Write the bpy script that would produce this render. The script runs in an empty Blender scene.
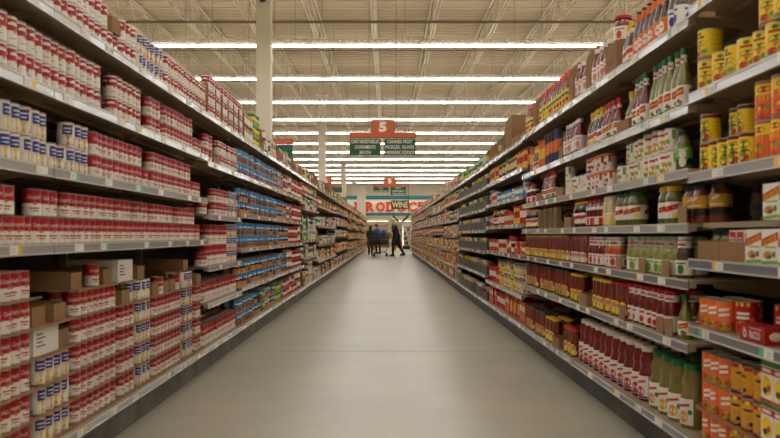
import bpy, math, random
import numpy as np
from mathutils import Vector, Matrix
random.seed(7)
C = bpy.context.scene.collection
PI = math.pi
# ------------------------------------------------------------------ camera constants (35 mm lens, 36 mm sensor)
F = 758.3; VX = 387.0; VY = 234.5; CH = 0.985
XL = 1.245          # left price rails stand this far left of the camera
XR = 1.18           # right price rails
BAY = 1.22
L0 = 2.83 - BAY     # where the first left bay starts
R0 = 2.964 - BAY
NL = 38; NR = 30
def YL(x, X=1.29): return F * X / (VX - x)
def YR(x, X=1.225): return F * X / (x - VX)

# ------------------------------------------------------------------ materials
def lin(c):
    c = c / 255.0
    return c / 12.92 if c <= 0.04045 else ((c + 0.055) / 1.055) ** 2.4
MATS = {}
def M(name, rgb=None, rough=0.5, metal=0.0, noise=0.0, nscale=20.0, coat=0.0, emit=0.0, trans=0.0, spec=0.5, rnd=0.0):
    if name in MATS: return MATS[name]
    m = bpy.data.materials.new(name); m.use_nodes = True
    nt = m.node_tree; b = nt.nodes['Principled BSDF']
    col = (lin(rgb[0]), lin(rgb[1]), lin(rgb[2]), 1)
    b.inputs['Base Color'].default_value = col
    b.inputs['Roughness'].default_value = rough
    b.inputs['Metallic'].default_value = metal
    b.inputs['Specular IOR Level'].default_value = spec
    if coat: b.inputs['Coat Weight'].default_value = coat; b.inputs['Coat Roughness'].default_value = 0.15
    if trans: b.inputs['Transmission Weight'].default_value = trans
    src = None
    if noise:
        tc = nt.nodes.new('ShaderNodeTexCoord'); n = nt.nodes.new('ShaderNodeTexNoise')
        n.inputs['Scale'].default_value = nscale; n.inputs['Detail'].default_value = 5
        nt.links.new(tc.outputs['Object'], n.inputs['Vector'])
        r = nt.nodes.new('ShaderNodeValToRGB')
        lo = [c * (1 - noise) for c in col[:3]]; hi = [min(1, c * (1 + noise)) for c in col[:3]]
        r.color_ramp.elements[0].position = .3; r.color_ramp.elements[1].position = .7
        r.color_ramp.elements[0].color = (*lo, 1); r.color_ramp.elements[1].color = (*hi, 1)
        nt.links.new(n.outputs['Fac'], r.inputs['Fac']); src = r.outputs['Color']
        nt.links.new(src, b.inputs['Base Color'])
    if rnd:      # print runs differ a little from pack to pack
        oi = nt.nodes.new('ShaderNodeObjectInfo'); hs = nt.nodes.new('ShaderNodeHueSaturation')
        mr = nt.nodes.new('ShaderNodeMapRange'); mr.inputs['To Min'].default_value = 1 - rnd; mr.inputs['To Max'].default_value = 1 + rnd
        nt.links.new(oi.outputs['Random'], mr.inputs['Value']); nt.links.new(mr.outputs['Result'], hs.inputs['Value'])
        if src: nt.links.new(src, hs.inputs['Color'])
        else: hs.inputs['Color'].default_value = col
        nt.links.new(hs.outputs['Color'], b.inputs['Base Color'])
    if emit:
        b.inputs['Emission Color'].default_value = col; b.inputs['Emission Strength'].default_value = emit
    MATS[name] = m
    return m
tin = M('tinplate', (190, 185, 175), .35, .9)
red = M('soup_red', (178, 22, 34), .42, rnd=.06)
cream = M('soup_white', (238, 232, 218), .5, rnd=.05)
white = M('label_white', (238, 232, 220), .45)
gold = M('seal_gold', (176, 140, 70), .4)
redtext = M('red_ink', (190, 50, 50), .5)
blue = M('deep_blue', (30, 52, 140), .4)
sky = M('sky_blue', (58, 146, 205), .4, rnd=.08)
navy = M('navy', (24, 36, 82), .4)
yel = M('label_yellow', (250, 212, 18), .4, rnd=.04)
dyel = M('mustard', (222, 160, 30), .4)
ora = M('label_orange', (236, 110, 26), .4, rnd=.04)
food = M('food_tan', (206, 142, 70), .5, noise=.35, nscale=70)
foodr = M('food_red', (196, 66, 34), .5, noise=.4, nscale=70)
foodb = M('food_brown', (120, 62, 34), .5, noise=.4, nscale=70)
foody = M('food_yellow', (226, 186, 74), .5, noise=.3, nscale=70)
grn = M('label_green', (52, 128, 48), .4)
lime = M('label_lime', (116, 176, 50), .4)
dgrn = M('cap_green', (14, 112, 56), .35)
blk = M('black_print', (24, 22, 22), .4)
dgry = M('dark_grey', (62, 62, 64), .5)
card = M('cardboard', (152, 114, 76), .85, noise=.10, nscale=9)
cardd = M('cardboard_inner', (140, 100, 62), .9, noise=.10, nscale=9)
redsauce = M('red_sauce', (116, 24, 12), .18, coat=.6, rnd=.08)
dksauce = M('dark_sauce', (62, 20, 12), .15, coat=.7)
brownsalsa = M('brown_salsa', (126, 48, 28), .2, coat=.6, noise=.2, nscale=60)
orsauce = M('orange_sauce', (196, 84, 22), .2, coat=.6, noise=.2, nscale=60)
grsauce = M('green_sauce', (126, 122, 38), .2, coat=.6, noise=.2, nscale=50)
salsaverde = M('salsa_verde', (152, 154, 78), .25, coat=.5, noise=.25, nscale=60)
amber = M('amber_glass', (66, 26, 10), .1, coat=.8)
creamjar = M('pale_sauce', (226, 206, 150), .25, coat=.5)
olive = M('olive_fill', (110, 104, 50), .25, coat=.5, noise=.3, nscale=90)
redcap = M('cap_red', (196, 24, 26), .35)
yelcap = M('cap_yellow', (236, 190, 20), .35)
whicap = M('cap_white', (232, 222, 210), .4)
blkcap = M('cap_black', (26, 25, 26), .35)
oracap = M('cap_orange', (226, 70, 20), .35)
goldcap = M('cap_gold', (180, 146, 74), .35, .6)
pink = M('pink_print', (214, 130, 120), .5)
tan_steel = M('almond_steel', (158, 138, 110), .5, noise=.05, nscale=3)
backm = M('back_panel', (86, 76, 62), .6)
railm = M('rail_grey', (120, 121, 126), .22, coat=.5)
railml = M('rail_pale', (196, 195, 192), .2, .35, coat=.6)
raile = M('rail_edge', (205, 200, 192), .25, coat=.5)
tagw = M('tag_white', (226, 220, 210), .5)
tagy = M('tag_yellow', (232, 196, 60), .5)
tagg = M('tag_green', (92, 176, 118), .5)

# ------------------------------------------------------------------ mesh builder
class MB:
    def __init__(s): s.v = []; s.f = []; s.m = []; s.s = []; s.mats = []
    def mi(s, m):
        if m not in s.mats: s.mats.append(m)
        return s.mats.index(m)
    def face(s, idx, m, smooth=False): s.f.append(tuple(idx)); s.m.append(s.mi(m)); s.s.append(smooth)
    def poly(s, pts, m, smooth=False):
        n = len(s.v); s.v += [tuple(p) for p in pts]; s.face(range(n, n + len(pts)), m, smooth)
    def box(s, x0, x1, y0, y1, z0, z1, m, faces='xXyYzZ'):
        n = len(s.v)
        s.v += [(x0,y0,z0),(x1,y0,z0),(x1,y1,z0),(x0,y1,z0),(x0,y0,z1),(x1,y0,z1),(x1,y1,z1),(x0,y1,z1)]
        F_ = {'z':(0,3,2,1),'Z':(4,5,6,7),'y':(0,1,5,4),'Y':(2,3,7,6),'x':(3,0,4,7),'X':(1,2,6,5)}
        for k in faces: s.face([n + i for i in F_[k]], m)
    def lathe(s, prof, m, seg=18, smooth_prof=False, sx=1, sy=1, cx=0, cy=0):
        # each band keeps its own rings so that rims stay crisp; smooth_prof shares them
        ms = m if isinstance(m, list) else [m] * (len(prof) - 1)
        def ring(r, z):
            n = len(s.v)
            for k in range(seg):
                a = 2 * PI * k / seg
                s.v.append((cx + r * math.cos(a) * sx, cy + r * math.sin(a) * sy, z))
            return n
        prev = None
        for i in range(len(prof) - 1):
            (r0, z0), (r1, z1) = prof[i], prof[i + 1]
            if r0 < 1e-6 and r1 < 1e-6: prev = None; continue
            if r0 < 1e-6:
                n = ring(r1, z1); s.face([n + seg - 1 - k for k in range(seg)] if z1 >= z0 else range(n, n + seg), ms[i]); prev = None; continue
            if r1 < 1e-6:
                n = ring(r0, z0); s.face(range(n, n + seg), ms[i]); prev = None; continue
            a = prev if (prev is not None and smooth_prof) else ring(r0, z0)
            b = ring(r1, z1)
            for k in range(seg):
                k2 = (k + 1) % seg
                s.face((a + k, a + k2, b + k2, b + k), ms[i], True)
            prev = b
    def crect(s, r, a0, a1, z0, z1, m, n=None, skew=0):
        # patch of print wrapped on a cylinder (angles in degrees)
        n = n or max(2, int(abs(a1 - a0) / 15)); b = len(s.v)
        for k in range(n + 1):
            a = math.radians(a0 + (a1 - a0) * k / n); dz = skew * (k / n - .5)
            s.v.append((r * math.cos(a), r * math.sin(a), z0 + dz)); s.v.append((r * math.cos(a), r * math.sin(a), z1 + dz))
        for k in range(n): s.face((b + 2*k, b + 2*k + 2, b + 2*k + 3, b + 2*k + 1), m, True)
    def cell(s, r, a, z, w, h, m, n=14):
        b = len(s.v)
        aa = math.radians(a)
        s.v.append((r * math.cos(aa), r * math.sin(aa), z))
        for k in range(n):
            t = 2 * PI * k / n; q = aa + (w / 2 * math.cos(t)) / r
            s.v.append((r * math.cos(q), r * math.sin(q), z + h / 2 * math.sin(t)))
        for k in range(n): s.face((b, b + 1 + k, b + 1 + (k + 1) % n), m, True)
    def ctext(s, txt, r, a, z, size, m, shear=0, wid=None):
        vs, fs = text_geo(txt, shear)
        w = max(v[0] for v in vs) or 1
        k = size; kx = (wid / w) if wid else size
        b = len(s.v)
        for x, y in vs:
            q = math.radians(a) + (x - w / 2) * kx / r
            s.v.append((r * math.cos(q), r * math.sin(q), z + y * k))
        for f in fs: s.face([b + i for i in f], m)
    def ftext(s, txt, o, ux, uy, size, m, shear=0, wid=None, bold=0):
        # flat lettering centred on o, running along ux, upright along uy
        vs, fs = text_geo(txt, shear, bold)
        w = max(v[0] for v in vs) or 1; kx = (wid / w) if wid else size
        b = len(s.v); o = Vector(o); ux = Vector(ux); uy = Vector(uy)
        for x, y in vs: s.v.append(tuple(o + ux * ((x - w / 2) * kx) + uy * ((y - .35) * size)))
        for f in fs: s.face([b + i for i in f], m)
    def tube(s, pts, r, m, seg=8, closed=False, caps=True):
        pts = [Vector(p) for p in pts]; rs = r if isinstance(r, (list, tuple)) else [r] * len(pts)
        rings = []; up = None
        for i, p in enumerate(pts):
            if closed: d = pts[(i + 1) % len(pts)] - pts[i - 1]
            else: d = pts[min(i + 1, len(pts) - 1)] - pts[max(i - 1, 0)]
            d.normalize()
            if up is None:
                up = Vector((0, 0, 1)) if abs(d.z) < .9 else Vector((1, 0, 0))
            x = d.cross(up); x.normalize(); y = x.cross(d); y.normalize(); up = y
            n = len(s.v)
            for k in range(seg):
                a = 2 * PI * k / seg; s.v.append(tuple(p + x * (rs[i] * math.cos(a)) + y * (rs[i] * math.sin(a))))
            rings.append(n)
        N = len(rings)
        for i in range(N if closed else N - 1):
            a, b = rings[i], rings[(i + 1) % N]
            for k in range(seg): s.face((a + k, b + k, b + (k + 1) % seg, a + (k + 1) % seg), m, True)
        if caps and not closed:
            s.face([rings[0] + k for k in range(seg)], m); s.face([rings[-1] + seg - 1 - k for k in range(seg)], m)
    def loft(s, rings, m, seg=16, cap=True, smooth=True):
        # rings: (cx, cy, cz, rx, ry)
        ids = []
        for cx, cy, cz, rx, ry in rings:
            n = len(s.v)
            for k in range(seg):
                a = 2 * PI * k / seg; s.v.append((cx + rx * math.cos(a), cy + ry * math.sin(a), cz))
            ids.append(n)
        for a, b in zip(ids, ids[1:]):
            for k in range(seg): s.face((a + k, a + (k+1) % seg, b + (k+1) % seg, b + k), m, smooth)
        if cap:
            s.face([ids[0] + seg - 1 - k for k in range(seg)], m); s.face([ids[-1] + k for k in range(seg)], m)
    def pillow(s, w, h, t, m, mfront=None):
        # filled pouch: w along y, h along z, t along x
        nu, nv = 6, 8; b = len(s.v)
        for sd in (1, -1):
            for j in range(nv + 1):
                for i in range(nu + 1):
                    u, v = i / nu, j / nv
                    th = t / 2 * (math.sin(PI * u) ** .5) * (min(1, (1 - v) * 3) ** .5 if v > .67 else 1) * (min(1, v * 8 + .55))
                    s.v.append((sd * max(th, .001), (u - .5) * w * (1 - .06 * math.sin(PI * v)), v * h))
        S = (nu + 1) * (nv + 1)
        for sd in (0, 1):
            for j in range(nv):
                for i in range(nu):
                    q = [b + sd * S + j * (nu + 1) + i, b + sd * S + j * (nu + 1) + i + 1, b + sd * S + (j + 1) * (nu + 1) + i + 1, b + sd * S + (j + 1) * (nu + 1) + i]
                    mm = mfront if (mfront and 2 <= j < 6 and 1 <= i < 5) else m
                    s.face(q if sd == 0 else q[::-1], mm, True)
        for j in range(nv):
            for i in (0, nu):
                q = [b + j * (nu+1) + i, b + (j+1) * (nu+1) + i, b + S + (j+1) * (nu+1) + i, b + S + j * (nu+1) + i]
                s.face(q, m)
        for i in range(nu):
            s.face((b + i, b + S + i, b + S + i + 1, b + i + 1), m)
    def join(s, o, mat=None):
        n = len(s.v); s.v += [tuple(mat @ Vector(v)) for v in o.v] if mat else o.v
        for f, m, sm in zip(o.f, o.m, o.s): s.f.append(tuple(n + i for i in f)); s.m.append(s.mi(o.mats[m])); s.s.append(sm)
    def mesh(s, name):
        me = bpy.data.meshes.new(name); me.from_pydata(s.v, [], s.f)
        for m in s.mats: me.materials.append(m)
        me.polygons.foreach_set('material_index', s.m); me.polygons.foreach_set('use_smooth', s.s)
        me.update(); return me

_TG = {}
def text_geo(txt, shear=0, bold=0):
    k = (txt, shear, bold)
    if k not in _TG:
        cu = bpy.data.curves.new('lettering', 'FONT'); cu.body = txt; cu.shear = shear; cu.resolution_u = 2; cu.offset = bold
        o = bpy.data.objects.new('lettering', cu); C.objects.link(o)
        dg = bpy.context.evaluated_depsgraph_get(); me = bpy.data.meshes.new_from_object(o.evaluated_get(dg))
        x0 = min(v.co.x for v in me.vertices)
        _TG[k] = ([(v.co.x - x0, v.co.y) for v in me.vertices], [tuple(p.vertices) for p in me.polygons])
        bpy.data.objects.remove(o); bpy.data.curves.remove(cu); bpy.data.meshes.remove(me)
    return _TG[k]

def link(name, data, parent=None, loc=(0,0,0), rz=0.0):
    o = bpy.data.objects.new(name, data); C.objects.link(o)
    o.location = loc; o.rotation_euler = (0, 0, rz)
    if parent: o.parent = parent
    return o
def obj(name, mb, parent=None, loc=(0,0,0), rz=0.0): return link(name, mb.mesh(name), parent, loc, rz)
def tag(o, label, cat, group=None, kind=None):
    o['label'] = label; o['category'] = cat
    if group: o['group'] = group
    if kind: o['kind'] = kind
    return o
def struct(name, mb, label=None):
    o = obj(name, mb); o['kind'] = 'structure'
    if label: o['label'] = label
    return o
def ordw(n):
    w = ['first','second','third','fourth','fifth','sixth','seventh','eighth','ninth','tenth']
    if n <= 10: return w[n - 1]
    return str(n) + ('th' if 10 < n % 100 < 20 else {1:'st',2:'nd',3:'rd'}.get(n % 10, 'th'))

# ------------------------------------------------------------------ kinds of goods.  local +X faces the aisle
KINDS = {}
class Kind: pass
def kind(key, name, desc, cat, group, parts, dy, dx, h, spin=0.0):
    k = Kind(); k.key = key; k.name = name; k.desc = desc; k.cat = cat; k.group = group
    k.parts = [(n, p.mesh(n)) for n, p in parts]
    if len(parts) == 1: k.fused = k.parts[0][1]
    else:
        fu = MB()
        for n, p in parts: fu.join(p)
        k.fused = fu.mesh(name)
    k.dy = dy; k.dx = dx; k.h = h; k.H = max(v.co.z for v in k.fused.vertices); k.spin = spin; KINDS[key] = k
    return k
def can_parts(d, h, bands, decor, seg=18):
    r = d / 2; b = MB()
    b.lathe([(0, .002), (r*.93, .002), (r*.95, 0), (r*.99, .001), (r*.99, .003), (r*.96, .004), (r*.96, h-.004), (r*.99, h-.003), (r*.99, h), (r*.94, h), (r*.93, h-.004), (0, h-.004)], tin, seg)
    l = MB(); z0, z1 = .004, h - .004; rl = r * .985; H = z1 - z0
    for a, c, m in bands: l.lathe([(rl, z0 + a*H), (rl, z0 + c*H)], m, seg)
    if decor: decor(l, rl + .0004, z0, H)
    return [('body', b), ('label', l)]
def dec_soup(l, r, z0, H):
    for a in (-8, 172):
        l.ctext("Campbell's", r, a, z0 + .64*H, .021, cream, .35, wid=r*1.75)
        l.cell(r, a, z0 + .47*H, .013, .013, gold)
        l.crect(r, a - 32, a + 32, z0 + .25*H, z0 + .31*H, redtext); l.crect(r, a - 22, a + 22, z0 + .15*H, z0 + .2*H, redtext)
    for a in (82, 262):
        l.crect(r, a - 26, a + 26, z0 + .3*H, z0 + .33*H, pink); l.crect(r, a - 26, a + 26, z0 + .2*H, z0 + .23*H, pink)
kind('soup', 'soup_can', 'red and white soup can', 'can', 'red and white soup cans', can_parts(.066, .101, [(0, .47, cream), (.47, 1, red)], dec_soup), .067, .067, .101, .6)
def dec_soup3(l, r, z0, H):
    for a in (-8, 82, 172, 262):
        l.ctext("Campbell's", r, a, z0 + .66*H, .026, cream, .35, wid=r*1.3); l.cell(r, a, z0 + .5*H, .016, .016, gold); l.crect(r, a - 26, a + 26, z0 + .26*H, z0 + .3*H, redtext); l.crect(r, a - 20, a + 20, z0 + .17*H, z0 + .2*H, pink)
kind('soup3', 'family_soup_can', 'large red and white soup can', 'can', 'large red and white soup cans', can_parts(.088, .148, [(0, .5, cream), (.5, 1, red)], dec_soup3), .0885, .0885, .148, .5)
def dec_soup2(l, r, z0, H):
    for a in (-6, 90, 174, 270):
        l.crect(r, a - 34, a + 34, z0 + .70*H, z0 + .78*H, cream)
        l.crect(r, a - 20, a + 18, z0 + .78*H, z0 + .82*H, cream)
        l.cell(r, a + 10, z0 + .47*H, .012, .014, gold if a in (-6, 174) else foodr)
        l.crect(r, a - 22, a + 22, z0 + .2*H, z0 + .25*H, pink)
kind('soup2', 'banded_soup_can', 'twin-banded red and white can', 'can', 'twin-banded red and white soup cans', can_parts(.067, .102, [(0, .5, cream), (.5, .94, red), (.94, 1, cream)], dec_soup2), .068, .068, .102, .7)
def dec_bw(fm):
    def f(l, r, z0, H):
        for a in (-5, 115, 235):
            l.crect(r, a - 36, a + 36, z0 + .5*H, z0 + .92*H, blue); l.crect(r + .0003, a - 26, a + 26, z0 + .74*H, z0 + .8*H, white); l.crect(r + .0003, a - 24, a + 20, z0 + .6*H, z0 + .65*H, white)
            l.cell(r + .0004, a + 32, z0 + .9*H, .014, .014, redcap)
            l.cell(r, a + 2, z0 + .25*H, .062, .046, fm); l.cell(r, a + 48, z0 + .1*H, .012, .01, sky)
    return f
kind('bwy', 'noodle_soup_can', 'white can, blue badge, yellow picture', 'can', 'white soup cans with blue badges and yellow pictures', can_parts(.068, .103, [(0, 1, cream)], dec_bw(foody)), .069, .069, .103, .5)
kind('bwo', 'noodle_soup_can', 'white can, blue badge, orange picture', 'can', 'white soup cans with blue badges and orange pictures', can_parts(.068, .103, [(0, 1, cream)], dec_bw(food)), .069, .069, .103, .5)
def dec_sky(top):
    def f(l, r, z0, H):
        for a in (0, 120, 240):
            l.cell(r, a, z0 + .22*H, .055, .04, food); l.crect(r, a - 35, a + 35, z0 + .58*H, z0 + .72*H, white); l.crect(r, a - 28, a + 28, z0 + .48*H, z0 + .53*H, navy)
    return f
kind('skyc', 'hearty_soup_can', 'sky-blue soup can', 'can', 'sky-blue soup cans', can_parts(.074, .112, [(0, .42, foodb), (.42, 1, sky)], dec_sky(0), 16), .075, .075, .112, .5)
kind('skyd', 'hearty_soup_can', 'navy and blue soup can', 'can', 'navy and blue soup cans', can_parts(.074, .112, [(0, .35, food), (.35, .6, navy), (.6, .92, sky), (.92, 1, navy)], dec_sky(0), 16), .075, .075, .112, .5)
kind('skyy', 'hearty_soup_can', 'blue can with yellow top', 'can', 'blue soup cans with yellow top bands', can_parts(.074, .112, [(0, .35, food), (.35, .8, sky), (.8, 1, yel)], dec_sky(0), 16), .075, .075, .112, .5)
kind('redc', 'stew_can', 'red and cream stew can', 'can', 'red and cream stew cans', can_parts(.074, .112, [(0, .3, foodr), (.3, .62, cream), (.62, 1, red)], None, 14), .075, .075, .112, .5)
kind('tanc', 'broth_can', 'cream and brown broth can', 'can', 'cream and brown broth cans', can_parts(.078, .125, [(0, .3, foodb), (.3, .8, cream), (.8, 1, food)], None, 14), .08, .08, .125, .5)
kind('grnc', 'vegetable_can', 'green and yellow vegetable can', 'can', 'green and yellow vegetable cans', can_parts(.075, .11, [(0, .4, lime), (.4, .7, yel), (.7, 1, grn)], None, 14), .076, .076, .11, .5)

# Right side cans
def dec_yg(l, r, z0, H):
    for a in (0, 180):
        l.cell(r, a - 4, z0 + .88*H, .022, .014, grn); l.crect(r, a - 34, a + 26, z0 + .72*H, z0 + .8*H, redtext)
        l.cell(r, a, z0 + .56*H, .06, .02, grn); l.cell(r + .0003, a - 4, z0 + .3*H, .078, .052, foodb if a else food); l.cell(r + .0006, a + 22, z0 + .26*H, .03, .018, lime); l.cell(r + .0006, a - 18, z0 + .2*H, .034, .022, foodr)
        for q in range(4): l.crect(r, a + 62, a + 104, z0 + (.78 - .16*q)*H, z0 + (.81 - .16*q)*H, dyel)
kind('ycan', 'bean_can', 'large yellow bean can', 'can', 'large yellow bean cans', can_parts(.092, .118, [(0, .06, redtext), (.06, .12, lime), (.12, 1, yel)], dec_yg, 24), .094, .094, .118, .6)
def dec_yo(l, r, z0, H):
    for a in (0, 180):
        l.cell(r, a, z0 + .62*H, .05, .026, grn); l.crect(r, a - 28, a + 28, z0 + .76*H, z0 + .8*H, redtext); l.cell(r, a + 6, z0 + .24*H, .05, .05, foodb); l.cell(r, a - 8, z0 + .3*H, .018, .018, lime); l.cell(r, a + 20, z0 + .2*H, .016, .02, redtext)
        for q in range(4): l.crect(r, a + 70, a + 110, z0 + (.7 - .14*q)*H, z0 + (.73 - .14*q)*H, dyel)
kind('ycan2', 'bean_can', 'yellow can with maroon rim', 'can', 'yellow bean cans with maroon rims', can_parts(.075, .108, [(0, .88, yel), (.88, 1, M('maroon', (110, 20, 24), .4))], dec_yo, 22), .076, .076, .108, .6)
def dec_yr(l, r, z0, H):
    for a in (0, 120, 240):
        l.crect(r, a - 44, a + 44, z0 + .5*H, z0 + .66*H, ora); l.cell(r, a, z0 + .8*H, .05, .02, redtext); l.cell(r, a - 6, z0 + .24*H, .06, .045, foodr); l.cell(r, a + 14, z0 + .32*H, .02, .014, lime); l.cell(r, a - 18, z0 + .3*H, .014, .014, yel)
kind('ycan3', 'pepper_can', 'yellow and red pepper can', 'can', 'tall yellow and red pepper cans', can_parts(.1, .128, [(0, .05, redtext), (.05, .5, ora), (.5, .96, yel), (.96, 1, redtext)], dec_yr, 24), .102, .102, .128, .4)
def dec_wp(pm, cm):
    def f(l, r, z0, H):
        for a in (0, 180):
            l.crect(r, a - 30, a + 30, z0 + .72*H, z0 + .84*H, redtext); l.cell(r, a, z0 + .3*H, .052, .045, pm); l.cell(r, a + 30, z0 + .4*H, .022, .022, cm); l.cell(r, a - 24, z0 + .16*H, .02, .02, cm)
            l.crect(r, a + 60, a + 84, z0 + .5*H, z0 + .94*H, cm)
            for q in range(4): l.crect(r, a + 88, a + 124, z0 + (.7 - .14*q)*H, z0 + (.73 - .14*q)*H, pink)
    return f
kind('wgreen', 'pepper_can', 'white and green pepper can', 'can', 'white pepper cans with green pictures', can_parts(.072, .098, [(0, 1, white)], dec_wp(dyel, lime), 18), .074, .074, .098, .6)
kind('wred', 'pepper_can', 'white and red pepper can', 'can', 'white pepper cans with red pictures', can_parts(.072, .098, [(0, 1, white)], dec_wp(M('tomato', (176, 70, 46), .5, noise=.3, nscale=60), lime), 18), .074, .074, .098, .6)
kind('worange', 'pepper_can', 'white and orange pepper can', 'can', 'white pepper cans with orange bands', can_parts(.072, .098, [(0, .85, white), (.85, 1, ora)], dec_wp(foodb, foodr), 18), .074, .074, .098, .6)
kind('wlarge', 'pepper_can', 'large white pepper can', 'can', 'large white pepper cans', can_parts(.1, .115, [(0, 1, white)], dec_wp(dyel, lime), 20), .102, .102, .115, .8)
def dec_oc(l, r, z0, H):
    for a in (0, 120, 240):
        l.ctext('MEXI', r, a, z0 + .62*H, .03, white, wid=r*1.25); l.ctext('CORN', r, a, z0 + .4*H, .03, white, wid=r*1.25); l.cell(r, a, z0 + .16*H, .05, .03, dyel); l.cell(r, a + 6, z0 + .12*H, .02, .012, lime)
def dec_oc2(l, r, z0, H):
    for a in (0, 120, 240):
        l.crect(r, a - 34, a + 30, z0 + .68*H, z0 + .78*H, white, skew=.006); l.crect(r, a - 34, a + 30, z0 + .5*H, z0 + .6*H, white, skew=.006); l.crect(r, a - 24, a + 30, z0 + .34*H, z0 + .41*H, pink)
        l.cell(r, a, z0 + .16*H, .05, .03, dyel); l.cell(r, a + 8, z0 + .12*H, .022, .012, lime)
kind('ocan', 'orange_can', 'white-lettered orange can', 'can', 'orange cans with white lettering', can_parts(.074, .112, [(0, .3, foodr), (.3, 1, ora)], dec_oc2, 20), .0755, .0755, .112, .4)
def dec_yb(l, r, z0, H):
    for a in (0, 90, 180, 270):
        l.cell(r, a, z0 + .93*H, .02, .014, yel); l.crect(r, a - 26, a + 26, z0 + .66*H, z0 + .74*H, blk); l.cell(r, a, z0 + .3*H, .06, .05, food); l.cell(r, a + 18, z0 + .26*H, .014, .016, blk)
kind('bcan', 'bean_can', 'golden can with maroon base', 'can', 'golden bean cans with maroon bases', can_parts(.08, .112, [(0, .12, M('maroon'), ), (.12, .88, dyel), (.88, 1, redcap)], dec_yb, 20), .082, .082, .112, .6)
def dec_rc(l, r, z0, H):
    for a in (0, 120, 240):
        for q in (-30, 0, 30): l.cell(r, a + q, z0 + .93*H, .012, .016, yel)
        l.crect(r, a - 34, a + 34, z0 + .6*H, z0 + .68*H, white); l.crect(r, a - 34, a + 34, z0 + .46*H, z0 + .55*H, white); l.cell(r, a, z0 + .18*H, .06, .05, dyel); l.cell(r, a + 50, z0 + .3*H, .02, .05, ora)
kind('rcan', 'bean_can', 'red can with yellow crown', 'can', 'red bean cans with yellow crowns', can_parts(.082, .118, [(0, 1, redcap)], dec_rc, 20), .084, .084, .118, .3)

def bottle(key, name, desc, cat, group, prof, fill, cap, capr, caph, labels, seg=16, extra=None, sx=1, spin=.5, neck=None, hand=None):
    # prof = [(r, z)...] up to the cap seat; labels = [(z0, z1, r, mat, decor)]
    b = MB(); b.lathe([(0, 0)] + prof, fill, seg, True, sx=sx)
    zt = prof[-1][1]; c = MB()
    c.lathe([(capr, zt - .002), (capr, zt + caph - .003), (capr * .93, zt + caph), (0, zt + caph)], cap, 14)
    parts = [('body', b), ('cap', c)]
    for z0, z1, r, m, dec in labels:
        l = MB(); l.lathe([(r + .0008, z0), (r + .0008, z1)], m, seg, sx=sx)
        if dec: dec(l, r + .0014, z0, z1 - z0)
        parts.append(('label', l))
    if hand:
        hb = MB(); hb.tube(hand, .009, fill, 8); parts.append(('handle', hb))
    R = max(p[0] for p in prof)
    return kind(key, name, desc, cat, group, parts, 2 * R + .004, 2 * R * sx + .004, zt + caph, spin)
def d_rg(l, r, z0, H):
    for a in (0, 120, 240):
        l.crect(r, a - 40, a + 40, z0 + .52*H, z0 + .86*H, redcap, skew=.01); l.crect(r, a - 30, a + 30, z0 + .62*H, z0 + .74*H, yel, skew=.008); l.cell(r, a, z0 + .26*H, .018, .02, grn); l.cell(r, a + 18, z0 + .2*H, .014, .014, redcap); l.crect(r, a - 58, a + 58, z0, z0 + .1*H, grn)
def d_rg2(l, r, z0, H):
    for a in (0, 120, 240):
        l.crect(r, a - 48, a + 48, z0 + .5*H, z0 + .8*H, redcap, skew=.018); l.crect(r, a - 36, a + 36, z0 + .6*H, z0 + .7*H, yel, skew=.014); l.cell(r, a + 22, z0 + .24*H, .022, .022, yel); l.crect(r, a - 60, a + 60, z0, z0 + .08*H, dgrn)
def d_lines(cm):
    def f(l, r, z0, H):
        for a in (0, 120, 240):
            l.crect(r, a - 34, a + 34, z0 + .74*H, z0 + .84*H, cm); l.cell(r, a, z0 + .38*H, .03, .04, cm); l.crect(r, a - 26, a + 26, z0 + .08*H, z0 + .13*H, pink)
    return f
def d_pic(pm, cm):
    def f(l, r, z0, H):
        for a in (0, 180):
            l.cell(r, a, z0 + .66*H, .05, H*.62, cm); l.cell(r + .0004, a, z0 + .64*H, .036, H*.34, pink); l.cell(r + .0004, a + 24, z0 + .24*H, .036, .036, pm); l.cell(r + .0004, a - 20, z0 + .22*H, .03, .032, grn); l.cell(r + .0008, a + 2, z0 + .2*H, .026, .03, cm)
    return f
def d_txt(cm):
    def f(l, r, z0, H):
        for a in (0, 120, 240): l.crect(r, a - 36, a + 36, z0 + .3*H, z0 + .6*H, cm); l.crect(r, a - 20, a + 20, z0 + .72*H, z0 + .82*H, cm)
    return f
slim = lambda R, H: [(R*.9, 0), (R, .006), (R, H*.46), (R*.86, H*.56), (R*.5, H*.74), (R*.4, H*.8), (R*.38, H*.94)]
bottle('gsauce', 'sauce_bottle', 'green sauce bottle with green cap', 'bottle', 'green-capped green sauce bottles', slim(.031, .245), grsauce, dgrn, .0145, .024, [(.012, .1, .031, white, d_rg), (.194, .226, .0128, white, d_txt(redcap))])
bottle('gsaucer', 'sauce_bottle', 'red sauce bottle with green cap', 'bottle', 'green-capped red sauce bottles', slim(.031, .24), redsauce, dgrn, .0145, .024, [(.012, .1, .031, white, d_rg), (.19, .222, .0128, white, d_txt(grn))])
bottle('rsauce', 'sauce_bottle', 'red sauce bottle with red cap', 'bottle', 'red-capped red sauce bottles', slim(.031, .2), redsauce, redcap, .0145, .022, [(.012, .085, .031, white, d_rg), (.158, .182, .013, white, d_lines(redcap))])
bottle('ysauce', 'sauce_bottle', 'dark bottle with yellow cap', 'bottle', 'yellow-capped dark sauce bottles', slim(.033, .2), dksauce, yelcap, .017, .022, [(.012, .085, .033, white, d_rg2), (.158, .182, .0135, white, d_lines(yel))])
bottle('ygsauce', 'sauce_bottle', 'olive bottle with yellow cap', 'bottle', 'yellow-capped olive sauce bottles', slim(.036, .21), grsauce, yelcap, .018, .022, [(.012, .09, .036, white, d_lines(lime)), (.166, .192, .0145, white, d_lines(yel))])
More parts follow.
